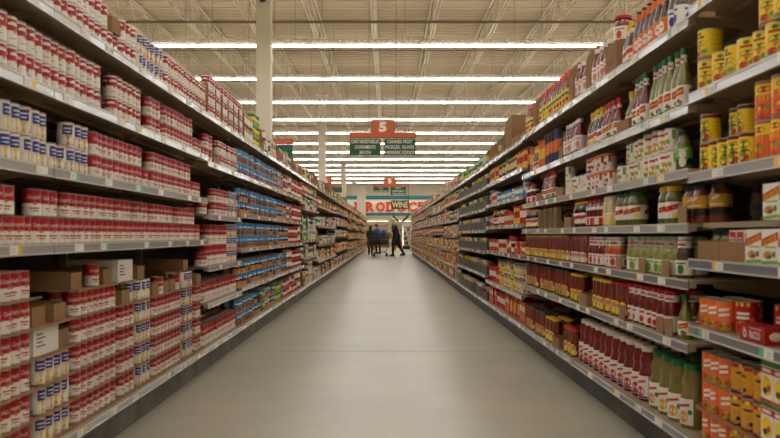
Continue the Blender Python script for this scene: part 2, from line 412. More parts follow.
def d_or(l, r, z0, H):
    for a in (0, 120, 240): l.cell(r, a, z0 + .52*H, .034, H*.6, cream); l.crect(r, a - 50, a + 50, z0 + .88*H, z0 + .95*H, dyel); l.crect(r, a - 18, a + 18, z0 + .48*H, z0 + .58*H, ora)
bottle('beer', 'sauce_bottle', 'amber bottle with orange label', 'bottle', 'amber bottles with orange labels', slim(.032, .23), amber, blkcap, .0135, .012, [(.015, .1, .032, ora, d_or), (.168, .215, .0135, ora, None)])
bottle('dkb', 'sauce_bottle', 'dark bottle with green neck', 'bottle', 'dark bottles with green necks', slim(.031, .23), amber, dgrn, .014, .014, [(.015, .1, .031, white, d_lines(blue)), (.17, .215, .0135, dgrn, None)])
ket = lambda R, H: [(R*.92, 0), (R, .006), (R, H*.6), (R*.95, H*.68), (R*.6, H*.86), (R*.42, H*.92), (R*.42, H)]
bottle('ket', 'sauce_bottle', 'white-capped red sauce bottle', 'bottle', 'white-labelled red sauce bottles', ket(.036, .2), redsauce, whicap, .019, .024, [(.025, .115, .036, white, d_lines(pink))])
bottle('vale', 'hot_sauce_bottle', 'hot sauce bottle with yellow label', 'bottle', 'yellow-labelled hot sauce bottles', ket(.037, .225), redsauce, oracap, .017, .03, [(.03, .135, .037, yel, lambda l, r, z0, H: [l.crect(r, a - 40, a + 40, z0 + .58*H, z0 + .76*H, M('label_teal', (40, 120, 110), .4)) or l.cell(r, a, z0 + .3*H, .03, .03, redcap) for a in (0, 120, 240)])])
jar = lambda R, H: [(R*.92, 0), (R, .008), (R, H*.74), (R*.95, H*.84), (R*.8, H*.93), (R*.78, H)]
bottle('yjar', 'salsa_jar', 'olive jar with yellow lid', 'jar', 'yellow-lidded olive jars', jar(.04, .145), olive, yelcap, .034, .018, [(.02, .095, .04, white, d_rg2)])
bottle('ydjar', 'salsa_jar', 'dark salsa jar with yellow lid', 'jar', 'yellow-lidded dark salsa jars', jar(.037, .145), dksauce, yelcap, .031, .016, [(.02, .09, .037, white, d_rg2)])
def d_bbq(l, r, z0, H):
    for a in (0, 180):
        l.crect(r, a - 20, a + 20, z0 + .62*H, z0 + .84*H, white, skew=.012); l.crect(r, a - 40, a + 40, z0 + .16*H, z0 + .24*H, white); l.crect(r, a + 66, a + 112, z0 + .42*H, z0 + .98*H, M('label_grey', (170, 165, 160), .5)); l.crect(r, a + 66, a + 90, z0 + .04*H, z0 + .22*H, foodr)
bottle('bbq', 'sauce_jar', 'dark jar with yellow label', 'jar', 'dark sauce jars with yellow labels', jar(.041, .135), brownsalsa, blkcap, .033, .016, [(.03, .06, .041, blk, None), (.06, .11, .041, dyel, d_bbq)])
bottle('bbqd', 'sauce_jar', 'dark brown jar with black label', 'jar', 'dark brown jars with black labels', jar(.042, .135), dksauce, blkcap, .034, .016, [(.03, .065, .042, blk, d_lines(dgry))])
bottle('tgjar', 'sauce_jar', 'slim jar with lime label', 'jar', 'slim jars with lime green labels', [(.03, 0), (.033, .006), (.033, .115), (.022, .135), (.02, .15)], olive, blkcap, .022, .02, [(.055, .1, .033, lime, d_lines(white)), (.028, .055, .033, blk, d_lines(white))])
bottle('rjar', 'salsa_jar', 'squat red jar', 'jar', 'squat red jars with white labels', jar(.036, .145), redsauce, redcap, .03, .014, [(.015, .06, .036, white, d_lines(redcap)), (.1, .118, .0355, white, None)])
bottle('cjar', 'sauce_jar', 'cream sauce jar with pale label', 'jar', 'cream sauce jars', jar(.036, .15), creamjar, whicap, .03, .016, [(.015, .075, .036, white, d_lines(yel))])
bottle('gljar', 'pickle_jar', 'olive jar with green lid', 'jar', 'green-lidded olive jars', jar(.048, .15), olive, dgrn, .042, .018, [(.025, .1, .048, white, d_rg2)])
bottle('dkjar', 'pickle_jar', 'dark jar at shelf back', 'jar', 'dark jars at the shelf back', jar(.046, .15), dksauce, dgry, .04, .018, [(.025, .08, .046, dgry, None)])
bottle('rlid', 'salsa_jar', 'wide jar with red lid', 'jar', 'wide red-lidded jars', jar(.05, .135), brownsalsa, redcap, .046, .016, [(.02, .09, .05, white, d_lines(foodr))])
bottle('salsa', 'salsa_bottle', 'yellow-capped brown salsa bottle', 'bottle', 'brown salsa bottles with yellow caps', [(.03, 0), (.034, .008), (.033, .08), (.029, .12), (.027, .15), (.021, .165)], brownsalsa, yelcap, .024, .014, [(.012, .075, .0338, brownsalsa, d_pic(creamjar, yel))], spin=.3)
bottle('salsar', 'salsa_bottle', 'red-capped brown salsa bottle', 'bottle', 'brown salsa bottles with red caps', [(.03, 0), (.034, .008), (.033, .08), (.029, .12), (.027, .15), (.021, .165)], brownsalsa, redcap, .024, .014, [(.012, .075, .0338, brownsalsa, d_pic(creamjar, cream))], spin=.3)
mason = lambda R, H: [(R*.92, 0), (R, .008), (R, H*.62), (R*.86, H*.72), (R*.8, H*.78), (R*.8, H)]
bottle('salw', 'salsa_jar', 'red jar with white collar', 'jar', 'red salsa jars with white collars', mason(.034, .155), redsauce, whicap, .027, .012, [(.01, .07, .034, white, d_lines(redcap)), (.118, .15, .0275, white, d_txt(redcap))])
bottle('salo', 'salsa_jar', 'orange salsa jar', 'jar', 'orange salsa jars', mason(.036, .155), orsauce, whicap, .029, .012, [(.01, .075, .036, white, d_lines(foodr)), (.12, .15, .0292, white, d_txt(foodb))])
bottle('salg', 'salsa_jar', 'pale green salsa jar', 'jar', 'pale green salsa jars', mason(.04, .16), salsaverde, M('cap_palegreen', (150, 190, 140), .4), .033, .012, [(.01, .07, .04, white, d_lines(lime)), (.125, .155, .0323, M('collar_grey', (190, 190, 176), .5), d_txt(redtext))])
bottle('sald', 'salsa_jar', 'dark olive salsa jar', 'jar', 'dark olive salsa jars', mason(.036, .16), M('dark_olive', (82, 66, 34), .2, coat=.5, noise=.3, nscale=60), whicap, .029, .012, [(.015, .075, .036, white, d_lines(grn)), (.125, .155, .0292, white, d_txt(redtext))])
bottle('bigr', 'salsa_jar', 'tall salsa jar with red lid', 'jar', 'tall red-lidded salsa jars', mason(.038, .175), redsauce, redcap, .032, .014, [(.012, .08, .038, white, lambda l, r, z0, H: [l.cell(r, a, z0 + .3*H, .03, .03, redcap) or l.crect(r, a - 30, a + 30, z0 + .7*H, z0 + .84*H, redcap) for a in (0, 120, 240)]), (.14, .168, .0312, white, d_txt(redcap))])
bottle('dipy', 'salsa_jar', 'brown dip jar with yellow lid', 'jar', 'brown dip jars with yellow lids', [(.034, 0), (.037, .008), (.036, .09), (.031, .13), (.034, .165)], brownsalsa, yelcap, .035, .014, [(.012, .085, .037, brownsalsa, d_pic(creamjar, yel))], spin=.3)
bottle('dipr', 'salsa_jar', 'brown dip jar with red lid', 'jar', 'brown dip jars with red lids', [(.034, 0), (.037, .008), (.036, .09), (.031, .13), (.034, .165)], brownsalsa, redcap, .035, .014, [(.012, .085, .037, brownsalsa, d_pic(creamjar, yel))], spin=.3)
bottle('dipb', 'salsa_jar', 'large dark brown jar', 'jar', 'large dark brown jars', [(.04, 0), (.044, .008), (.042, .1), (.035, .15), (.037, .175)], brownsalsa, M('cap_darkgreen', (30, 60, 36), .4), .037, .014, [(.012, .09, .044, brownsalsa, d_pic(creamjar, dyel))], spin=.3)
def jug(key, desc, group, fill, cap, pm):
    R = .052
    prof = [(R*.94, 0), (R, .01), (R, .125), (R*.9, .145), (R*.8, .162), (R*.9, .182), (R*.88, .2), (R*.68, .228), (R*.66, .238)]
    def dec(l, r, z0, H):
        for a in (-8, 172):
            n = len(l.v); 
            l.crect(r, a - 52, a + 52, z0, z0 + H, white, skew=.0); l.cell(r + .0004, a + 6, z0 + .3*H, .045, .05, pm); l.crect(r + .0005, a - 44, a + 36, z0 + .66*H, z0 + .76*H, redcap, skew=.016)
            if pm is dyel: l.cell(r + .0005, a - 36, z0 + .62*H, .02, .022, grn); l.cell(r + .0005, a + 38, z0 + .5*H, .02, .022, grn)
            else: l.crect(r + .0005, a - 50, a + 50, z0 + .02*H, z0 + .1*H, blue)
    hd = [(-.01, .03, .215), (-.012, .058, .198), (-.012, .062, .16), (-.01, .048, .12)]
    bottle(key, 'sauce_jug', desc, 'jug', group, prof, fill, cap, .037, .024, [(.016, .122, R, fill, dec)], 18, spin=.25, hand=hd, sx=.95)
    KINDS[key].dy = .114; KINDS[key].dx = .132
jug('rjug', 'red salsa jug with white cap', 'red salsa jugs with white caps', M('jug_red', (126, 34, 22), .22, coat=.5), whicap, foodr)
jug('gjug', 'green salsa jug with green cap', 'green salsa jugs with green caps', M('jug_green', (130, 116, 54), .22, coat=.5), dgrn, dyel)
bottle('gcapb', 'sauce_bottle', 'slim green bottle with green cap', 'bottle', 'slim green-capped bottles', slim(.029, .175), grsauce, dgrn, .016, .018, [(.012, .075, .029, white, d_rg)])

bottle('sgjar', 'sauce_jar', 'small green-labelled jar', 'jar', 'small dark green-labelled jars', jar(.034, .09), olive, blkcap, .029, .016, [(.03, .065, .034, grn, d_lines(white))])
# boxes and cartons
def box_kind(key, name, desc, cat, group, dy, dx, h, m, dec=None):
    b = MB(); b.box(-dx/2, dx/2, -dy/2, dy/2, 0, h, m)
    if dec:
        e = .0006
        # front, then both ends
        dec(b, (dx/2 + e, 0, 0), (0, 1, 0), dy, h, 0); dec(b, (0, -dy/2 - e, 0), (1, 0, 0), dx, h, 1); dec(b, (0, dy/2 + e, 0), (-1, 0, 0), dx, h, 1)
    return kind(key, name, desc, cat, group, [(name, b)], dy + .004, dx + .004, h)
def fr(b, o, u, a0, a1, z0, z1, m, k=0, sk=0):
    # rectangle on a box face, a across (metres from the middle), raised k steps
    n = Vector(u).cross(Vector((0, 0, 1))); O = Vector(o) + n * (.0004 * k); U = Vector(u)
    b.poly([O + U*a0 + Vector((0,0,z0-sk)), O + U*a1 + Vector((0,0,z0+sk)), O + U*a1 + Vector((0,0,z1+sk)), O + U*a0 + Vector((0,0,z1-sk))], m)
def fe(b, o, u, a, z, w, h, m, k=1, n=14):
    nn = Vector(u).cross(Vector((0, 0, 1))); O = Vector(o) + nn * (.0004 * k); U = Vector(u)
    b.poly([O + U*(a + w/2*math.cos(2*PI*i/n)) + Vector((0,0,z + h/2*math.sin(2*PI*i/n))) for i in range(n)], m)
def d_vic(b, o, u, w, h, e):
    fr(b, o, u, -w/2, w/2, .6*h, .82*h, redcap, 0, .1*h); n = Vector(u).cross(Vector((0,0,1)))
    t = Vector(u) * .93 + Vector((0,0,1)) * .30; t.normalize(); up = n.cross(t) * 1.0
    b.ftext('Victoria' if not e else 'oria', Vector(o) + n*.001 + Vector((0,0,.71*h)), t, up if up.z > 0 else -up, .038 if not e else .04, yel, .2, wid=w*.86)
    fe(b, o, u, -.1*w, .27*h, w*.6, h*.24, food); fe(b, o, u, -.02*w, .23*h, w*.3, h*.1, foodb, 2); fe(b, o, u, .28*w, .3*h, w*.2, w*.2, grn, 2); fr(b, o, u, -w/2, w/2, .03*h, .12*h, lime, 1, .02*h); fr(b, o, u, -.3*w, .42*w, .48*h, .52*h, lime, 1)
box_kind('vic', 'tostada_box', 'white box, slanted red band', 'box', 'white boxes with slanted red bands', .1, .08, .112, white, d_vic)
def d_rw(b, o, u, w, h, e):
    fr(b, o, u, -w*.42, w*.42, .52*h, .94*h, redcap, 0); fr(b, o, u, -w*.3, w*.3, .7*h, .76*h, white, 1); fr(b, o, u, -w*.3, w*.3, .6*h, .65*h, white, 1); fe(b, o, u, 0, .24*h, w*.7, .3*h, food)
box_kind('rwbox', 'seasoning_box', 'small red and white box', 'box', 'small red and white boxes', .054, .05, .106, white, d_rw)
def d_rico(b, o, u, w, h, e):
    n = Vector(u).cross(Vector((0,0,1)))
    if e: fe(b, o, u, 0, .5*h, w*.6, h*.5, white); return
    b.ftext('RiCO', Vector(o) + n*.0008 + Vector(u)*w*.12 + Vector((0,0,.46*h)), u, (0,0,1), h*.62, white, 0, wid=w*.42, bold=.02)
    fe(b, o, u, -.3*w, .44*h, w*.15, h*.52, white); fe(b, o, u, -.3*w, .44*h, w*.08, h*.3, redcap, 2)
    U = Vector(u); O = Vector(o) + n*.0004
    b.poly([O + U*(-.33*w) + Vector((0,0,.6*h)), O + U*(-.26*w) + Vector((0,0,.62*h)), O + U*(-.34*w) + Vector((0,0,.9*h))], white)
    fr(b, o, u, -.12*w, .38*w, .82*h, .86*h, white, 1)
box_kind('rico', 'rice_box', 'red box lettered in white', 'box', 'red lettered boxes', .165, .07, .056, M('rico_red', (166, 22, 26), .4), d_rico)
def d_beanpk(b, o, u, w, h, e):
    fr(b, o, u, -w/2, w/2, .88*h, h, grn, 0); fr(b, o, u, -w/2, w/2, .7*h, .86*h, redcap, 0); fr(b, o, u, -w*.36, w*.36, .74*h, .82*h, white, 1); fr(b, o, u, -w/2, w/2, 0, .08*h, redcap, 0)
    fe(b, o, u, 0, .4*h, w*.84, h*.5, yel); fe(b, o, u, -.1*w, .28*h, w*.36, h*.16, blk, 2); fe(b, o, u, .18*w, .36*h, w*.3, h*.16, foodr, 2)
box_kind('beanpk', 'bean_pack', 'bean pack with green top', 'pack', 'red and yellow bean packs', .075, .06, .13, white, d_beanpk)
def plain_dec(cm, c2):
    def f(b, o, u, w, h, e):
        fr(b, o, u, -w*.42, w*.42, .55*h, .82*h, cm, 0); fe(b, o, u, 0, .3*h, w*.6, h*.3, c2)
    return f
def case(dy, dx, h, fh, side=1.0):
    # shelf-ready case: floor, back, sides and a low front
    t = .004; b = MB()
    b.box(-dx/2, dx/2, -dy/2, dy/2, 0, t, card); b.box(-dx/2, -dx/2 + t, -dy/2, dy/2, t, h, card); b.box(dx/2 - t, dx/2, -dy/2, dy/2, t, fh, card)
    for s in (-1, 1):
        y0, y1 = (s*dy/2 - (t if s > 0 else 0), s*dy/2 + (t if s < 0 else 0))
        n = len(b.v); x0, x1 = -dx/2 + t, dx/2 - t; hs = fh + (h - fh) * side
        for y in (y0, y1): b.v += [(x0, y, t), (x1, y, t), (x1, y, fh), (x1 - (dx*.12), y, hs), (x0, y, h)]
        b.face([n, n+1, n+2, n+3, n+4], card); b.face([n+9, n+8, n+7, n+6, n+5], card)
        for i in range(5): j = (i+1) % 5; b.face((n+j, n+i, n+5+i, n+5+j), card)
    return b
kind('tray', 'cardboard_tray', 'low brown cardboard tray', 'tray', 'cardboard can trays', [('tray', case(.41, .275, .022, .016))], .412, .277, .0042)
kind('case', 'cardboard_case', 'cut open cardboard case', 'carton', 'cut open cardboard cases', [('case', case(.24, .26, .22, .07))], .242, .262, .0042)
kind('caseh', 'cardboard_case', 'tall cut open cardboard case', 'carton', 'tall cut open cardboard cases', [('case', case(.2, .26, .27, .09, .9))], .202, .262, .0042)
kind('casel', 'cardboard_case', 'low brown cardboard case', 'carton', 'low cardboard cases', [('case', case(.19, .24, .075, .07))], .192, .242, .0042)
box_kind('flap', 'cut_carton', 'cut brown carton front', 'carton', 'cut carton fronts', .085, .004, .07, card)
box_kind('brown', 'cardboard_box', 'closed brown cardboard box', 'carton', 'closed cardboard boxes', .2, .25, .16, card, lambda b, o, u, w, h, e: (fr(b, o, u, -w*.3, w*.3, .3*h, .5*h, cardd, 0)))
def d_wc(b, o, u, w, h, e): [fr(b, o, u, -w*.4, -w*(.05 + .1*(q % 2)), (.3 + .14*q)*h, (.35 + .14*q)*h, dgry, 0) for q in range(4)]
box_kind('wcase', 'carton', 'white printed carton', 'carton', 'white printed cartons', .21, .25, .105, white, d_wc)
kind('cases', 'cardboard_case', 'small low cardboard case', 'carton', 'small low cardboard cases', [('case', case(.11, .24, .075, .07))], .112, .242, .0042)
kind('casen', 'cardboard_case', 'narrow tall cardboard case', 'carton', 'narrow tall cardboard cases', [('case', case(.11, .26, .27, .2, .9))], .112, .262, .0042)
kind('casem', 'cardboard_case', 'narrow cardboard case', 'carton', 'narrow cardboard cases', [('case', case(.11, .24, .23, .1, .9))], .112, .242, .0042)
def d_curl(b, o, u, w, h, e):
    for q, R_1 in enumerate((.36, .26, .14)): fe(b, o, u, .05*w, .5*h, w*R_1*2, h*R_1*2.2, blk if q % 2 == 0 else card, q)
    fr(b, o, u, -.3*w, -.22*w, .5*h, .95*h, blk, 3)
box_kind('curl', 'sauce_carton', 'brown carton with black curl', 'box', 'brown cartons with black curls', .12, .16, .15, card, d_curl)
box_kind('fbox', 'carton', 'upright brown carton flap', 'carton', 'upright carton flaps', .012, .24, .24, card)
# goods seen only further down the aisle: pouches, cartons, canisters
def pouch(key, colname, m1, m2, w=.17, h=.2, t=.07):
    b = MB(); b.pillow(w, h, t, m1, m2)
    kind(key, 'food_pouch', colname + ' pouch', 'pouch', colname + ' pouches', [('food_pouch', b)], w + .006, t + .006, h)
def pack(key, colname, m1, m2, m3, dy=.15, dx=.2, h=.2, name='packet_box'):
    box_kind(key, name, colname + ' packet box', 'box', colname + ' packet boxes', dy, dx, h, m1, plain_dec(m2, m3))
def canister(key, colname, m1, m2, capm, d=.11, h=.17):
    b = MB(); r = d/2; b.lathe([(0, 0), (r, 0), (r, h*.35), (r, h*.7), (r, h*.9)], [m1, m1, m2, m1], 12)
    c = MB(); c.lathe([(r*1.01, h*.9), (r*1.01, h), (0, h)], capm, 12)
    kind(key, 'canister', colname + ' canister', 'canister', colname + ' canisters', [('body', b), ('lid', c)], d + .004, d + .004, h)
creamy = M('pack_cream', (222, 204, 168), .55, rnd=.1); tanp = M('pack_tan', (190, 152, 108), .6, rnd=.1); rosy = M('pack_rose', (206, 120, 104), .5, rnd=.1)
pwhite = M('pack_white', (228, 220, 206), .5, rnd=.08); pred = M('pack_red', (190, 34, 28), .45, rnd=.1); pyel = M('pack_yellow', (234, 190, 50), .45, rnd=.08); pblue = M('pack_blue', (44, 78, 160), .45, rnd=.1); pora = M('pack_orange', (222, 112, 34), .45, rnd=.1); pgrn = M('pack_green', (62, 120, 60), .45, rnd=.1)
pouch('p_red', 'red and yellow', pred, pyel); pouch('p_cream', 'cream and red', creamy, pred); pouch('p_yel', 'yellow and red', pyel, pred); pouch('p_wht', 'white and green', pwhite, pgrn); pouch('p_rose', 'rose and cream', rosy, creamy); pouch('p_ora', 'orange and white', pora, pwhite); pouch('p_grn', 'green and white', pgrn, pwhite)
pack('b_wblue', 'white and blue', pwhite, pblue, pyel, .16, .2, .17); pack('b_tan', 'tan and cream', tanp, creamy, foodb, .18, .22, .2); pack('b_red', 'red and cream', pred, creamy, food, .15, .2, .19); pack('b_yel', 'yellow and orange', pyel, pora, foodr, .15, .2, .21); pack('b_cream', 'cream and brown', creamy, foodb, food, .17, .2, .2); pack('b_ora', 'orange and yellow', pora, pyel, foodr, .14, .18, .2); pack('b_blue', 'blue and white', pblue, pwhite, food, .15, .2, .18); pack('b_grn', 'green and cream', pgrn, creamy, foody, .15, .2, .19); pack('b_wred', 'white and red', pwhite, pred, food, .15, .18, .2)
canister('c_blue', 'blue and yellow', pblue, pyel, pwhite); canister('c_yel', 'yellow and red', pyel, pred, redcap); canister('c_wht', 'white and green', pwhite, pgrn, dgrn); canister('c_red', 'red and white', pred, pwhite, redcap); canister('c_brn', 'brown and cream', foodb, creamy, yelcap, .09, .16); canister('c_gy', 'green and gold', pgrn, pyel, dgrn, .09, .18)
canister('c_ora', 'tall orange', pora, pyel, oracap, .075, .23); canister('c_nvy', 'tall navy', navy, pora, blkcap, .07, .25)
canister('c_sky', 'blue and white', sky, pwhite, blue, .1, .1); canister('c_rlid', 'red-lidded', foodr, creamy, redcap, .085, .13); canister('c_pale', 'pale and red', creamy, pred, whicap, .09, .13)
def bag(key, colname, m1, m2):
    b = MB(); p = MB(); p.pillow(.25, .2, .1, m1, m2); b.join(p, Matrix.Rotation(math.radians(50), 4, 'Y') @ Matrix.Translation((0, 0, -.105)))
    zmin = min(v[2] for v in b.v); xm = max(v[0] for v in b.v); b.v = [(x - xm + .12, y, z - zmin) for x, y, z in b.v]
    hh = max(v[2] for v in b.v)
    kind(key, 'food_bag', colname + ' bag', 'bag', colname + ' bags', [('food_bag', b)], .26, .25, hh)
bag('g_yel', 'yellow and green', pyel, pgrn); bag('g_wht', 'white and red', pwhite, pred); bag('g_grn', 'green and white', pgrn, pwhite); bag('g_tan', 'tan and brown', tanp, foodb)
def bin_mb(w=.56, d=.4, h=.1):
    b = MB(); t = .006; dk = M('bin_dark', (92, 84, 74), .6)
    b.box(-d/2, d/2, -w/2, w/2, 0, t, dk); b.box(-d/2, -d/2+t, -w/2, w/2, t, h, dk)
    for s in (-1, 1): b.box(-d/2+t, d/2-t, s*(w/2) - (t if s > 0 else 0), s*(w/2) + (t if s < 0 else 0), t, h, dk)
    for q in range(4): b.box(d/2-t, d/2, -w/2, w/2, q*h/4 + t, q*h/4 + h/4 - .004 + t, dk)
    for y in np.linspace(-w/2 + .02, w/2 - .02, 8): b.box(d/2 - t - .004, d/2 - t, y - .008, y + .008, t, h, dk)
    return b
kind('bin', 'display_bin', 'dark slatted display bin', 'bin', 'dark slatted display bins', [('display_bin', bin_mb())], .57, .41, .006)

# ------------------------------------------------------------------ shelf heights (top to bottom) per bay
_r = random.Random(3)
SL = []; SR = []
for i in range(NL):
    if i < 3: z = [1.828, 1.529, 1.233, .949, .2]
    elif i == 3: z = [1.828, 1.498, 1.126, .76, .503, .2]
    elif i < 8: z = [1.828, 1.5, 1.165, .865, .53, .2]
    elif i < 10: z = [1.828, 1.61, 1.393, .9, .63, .2]
    elif i < 14: z = [1.828, 1.52, 1.15, .8, .5, .2]
    elif i < 19: z = [1.828, 1.55, 1.24, .93, .58, .2]
    else: z = [1.828, 1.5 + .08*(i//4 % 2), 1.17 + .06*(i//3 % 2), .85, .52, .2]
    SL.append(z)
for j in range(NR):
    if j == 0: z = [1.868, 1.53, 1.222, 1.03, .889, .633, .19]
    elif j < 4: z = [1.836, 1.497, 1.243, 1.028, .804, .555, .19]
    elif j < 6: z = [1.82, 1.57, 1.33, 1.08, .80, .45, .19]
    elif j < 9: z = [1.81, 1.56, 1.30, 1.04, .785, .50, .19]
    else: z = [1.81, 1.52 + .05*(j//3 % 2), 1.24, .96 + .05*(j//4 % 2), .70, .44, .19]
    SR.append(z)
def bayof(side, y): return int((y - (L0 if side == 'L' else R0)) // BAY)
def shz(side, y, k):
    b = max(0, min(bayof(side, y), (NL if side == 'L' else NR) - 1)); S = (SL if side == 'L' else SR)[b]
    return S[min(k, len(S) - 1)]
ITEMS = []; OCC = {}
def occ_free(side, k, y0, y1, add=True):
    L = OCC.setdefault((side, k), [])
    for a, b in L:
        if y0 < b - 1e-4 and y1 > a + 1e-4: return False
    if add: L.append((y0, y1))
    return True
def put(key, side, y, k, inset=None, dz=0.0, layer=0, row=0, rot=None, xo=0.0, shelfword=None):
    if inset is None: inset = .03 if side == 'L' else .01
    kd = KINDS[key]; X = (XL if side == 'L' else XR) + inset + kd.dx / 2 + xo
    x = -X if side == 'L' else X
    base = 0 if side == 'L' else PI
    rz = base + (rot if rot is not None else random.uniform(-kd.spin, kd.spin) + (.5 if side == 'R' else -.35) * (kd.spin > 0))
    ITEMS.append(dict(k=kd, key=key, side=side, x=x, y=y, z=shz(side, y, k) + dz + .0008, rz=rz, shelf=k, layer=layer, row=row, bay=bayof(side, y)))
def row(side, k, y0, y1, key, layers=1, rows=1, inset=None, gap=.001, l0=0, dz=0.0, miss=0.0, pitch=None, jit=.010, brk=0):
    if y0 > y1: y0, y1 = y1, y0
    kd = KINDS[key]; p = (pitch or kd.dy) + gap; n = int((y1 - y0 + gap + .01) / p); 
    if n < 1: n = 1
    st = y0 + (y1 - y0 - n * p) / 2 + p / 2
    for q in range(n):
        y = st + q * p
        if brk and q % brk == brk - 1 and random.random() < .8: continue
        if abs(shz(side, y - p/2 + .003, k) - shz(side, y + p/2 - .003, k)) > .003: continue
        if l0 == 0 and not occ_free(side, k, y - p/2 + .001, y + p/2 - .001): continue
        for r in range(rows):
            xo = r * (kd.dx + .002 + jit) + random.uniform(0, jit)
            lift = 0
            for l in range(l0, l0 + layers):
                if l > l0 and random.random() < miss: break
                put(key, side, y, k, inset, dz + l * (kd.h + .0004), l, r, None, xo)
L_, R_ = 'L', 'R'
def clear(side, bay, k):  # free height above a shelf board
    S = (SL if side == 'L' else SR)[bay]
    return (S[k - 1] - .035 - S[k]) if k > 0 else .34
def runs(side, k, y0, y1, pal, rnd, lay=2, rows=1, gap=.03):
    y = y0
    while y < y1 - .09:
        key = rnd.choice(pal); kd = KINDS[key]; n = rnd.randint(1, 5)
        for _ in range(n):
            if y + kd.dy > y1: break
            b0_, b1_ = shz(side, y + .003, k), shz(side, y + kd.dy - .003, k)
            if abs(b0_ - b1_) < .003 and occ_free(side, k, y, y + kd.dy):
                ly = max(1, min(lay, int((clear(side, bayof(side, y + kd.dy/2), k) - .002) / kd.H))); L_n = ly if rnd.random() < .86 else ly - 1; xo = rnd.uniform(0, .022)
                for r in range(rows):
                    for l in range(max(1, L_n)): put(key, side, y + kd.dy/2, k, .02, l * (kd.h + .0004), l, r, rnd.uniform(-1.3, 1.3) if kd.spin else 0, xo + r * (kd.dx + .003))
            y += kd.dy + rnd.uniform(.001, .008)
        y += rnd.choice([.002, .004, gap])
rq = random.Random(21)
# ---- left, near section
row(L_, 0, YL(20), YL(107), 'soup2', 2); row(L_, 0, YL(108), YL(119), 'soup2', 1)
put('cases', L_, YL(113.4), 0, .03, .1025, 1, 0, 0); put('soup2', L_, YL(113), 0, .07, .1025 + .0045, 1, 0)
row(L_, 0, YL(120), YL(136.5), 'soup2', 2); row(L_, 0, YL(137.5), YL(163), 'bwo', 2); row(L_, 0, YL(164), YL(205), 'soup2', 2)
put('fbox', L_, YL(206.3), 0, .03, 0, 0, 0, 0)
a = YL(207.5)
for q in range(6):
    row(L_, 0, a, a + .21, 'soup2', 3); put('fbox', L_, a + .217, 0, .03, 0, 0, 0, 0); a += .224
row(L_, 0, a, a + .5, 'tanc', 2, gap=.004); a += .51; row(L_, 0, a, a + .34, 'grnc', 3); a += .36
put('caseh', L_, a + .11, 0, .03, 0, 0, 0, 0); occ_free(L_, 0, a, a + .22); a += .23
row(L_, 1, YL(-40), YL(101), 'soup2', 2); put('casel', L_, YL(108), 1, .13, 0, 0, 0, 0)
row(L_, 1, YL(111), YL(141), 'soup2', 2); row(L_, 1, YL(147), YL(161), 'soup', 2); row(L_, 1, YL(163), YL(192), 'soup', 2); row(L_, 1, YL(193), YL(204.5), 'soup', 1)
row(L_, 2, YL(-90), YL(48), 'bwy', 2); row(L_, 2, YL(49), YL(65), 'bwo', 1, rows=2); row(L_, 2, YL(65.5), YL(89), 'bwo', 2)
row(L_, 2, YL(90), YL(143), 'soup', 2); row(L_, 2, YL(143.5), YL(149), 'soup', 1, rows=2); row(L_, 2, YL(150), YL(190), 'soup', 2); row(L_, 2, YL(190.5), YL(207), 'soup', 1, rows=2)
row(L_, 3, YL(-120), YL(207), 'soup', 1, rows=1)
for p0, p1 in ((-120, 16), (29, 59), (62, 112), (114, 130), (133, 147), (150, 172), (175, 194)): row(L_, 3, YL(p0), YL(p1), 'soup', 1, l0=1, jit=.0)
# base stacks: shelf-ready trays one on another
P = .110
def stack(x0, x1, key, n, top=None):
    y0, y1 = YL(x0), min(YL(x1), L0 + 3*BAY - .006); kd = KINDS[key]; m = int((y1 - y0 - .009) / (kd.dy + .0005)); st = (y0 + y1) / 2 - (m - 1) * (kd.dy + .0005) / 2
    for l in range(n):
        for q in range(m):
            for r in range(2 if l == n - 1 else 1):
                put(key, L_, st + q * (kd.dy + .0005), 4, .034, l * P + .0045, l, r, None, r * (kd.dx + .002))
    return y0, y1
def flat_tray(w, d):
    b = MB(); b.box(-d/2, d/2, -w/2, w/2, 0, .004, card); b.box(d/2 - .003, d/2, -w/2, w/2, .004, .008, card); b.box(-d/2, -d/2 + .003, -w/2, w/2, .004, .012, card); return b
def trays(x0, x1, n, extra=None):
    y0, y1 = YL(x0), min(YL(x1), L0 + 3*BAY - .006); w = y1 - y0
    key = 'tray_%d' % round(w * 1000); m = max(1, round(w / .42)); w = w / m - .003
    if key not in KINDS: kind(key, 'cardboard_tray', 'low brown cardboard tray', 'tray', 'cardboard can trays', [('tray', flat_tray(w, .29))], w + .002, .292, .0042)
    for l in range(n):
        for q in range(m): put(key, L_, y0 + (q + .5) * (w + .003), 4, .02, l * P, l, 0, 0)
stack(-95, 35, 'soup', 6); trays(-95, 35.5, 6)
stack(37, 70, 'bwy', 3); trays(36.5, 70.5, 5)
put('wcase', L_, YL(47), 4, .045, 3 * P + .0045, 3, 0, 0); put('cases', L_, YL(66), 4, .055, 3 * P + .0045, 3, 0, 0)
put('cases', L_, YL(43), 4, .06, 4 * P + .0045, 4, 0, 0); put('cases', L_, YL(59), 4, .04, 4 * P + .0045, 4, 0, 0)
stack(71.5, 117.5, 'soup', 5); trays(71.5, 117.5, 6)
put('cases', L_, YL(79), 4, .055, 5 * P + .0045, 5, 0, 0); put('soup', L_, YL(97.5), 4, .04, 5 * P + .0045, 5, 0); put('cases', L_, YL(110), 4, .055, 5 * P + .0045, 5, 0, 0)
stack(119, 134, 'soup', 4); trays(118.5, 134.5, 6)
put('cases', L_, YL(122.8), 4, .03, 4 * P + .0045, 4, 0, 0); put('bwy', L_, YL(131.5), 4, .04, 4 * P + .0045, 4, 0)
put('wcase', L_, YL(126), 4, .045, 5 * P + .0045, 5, 0, 0)
stack(135.5, 151, 'bwy', 5); trays(135, 151, 5)
put('cases', L_, YL(144), 4, .06, 5 * P + .0005, 5, 0, 0)
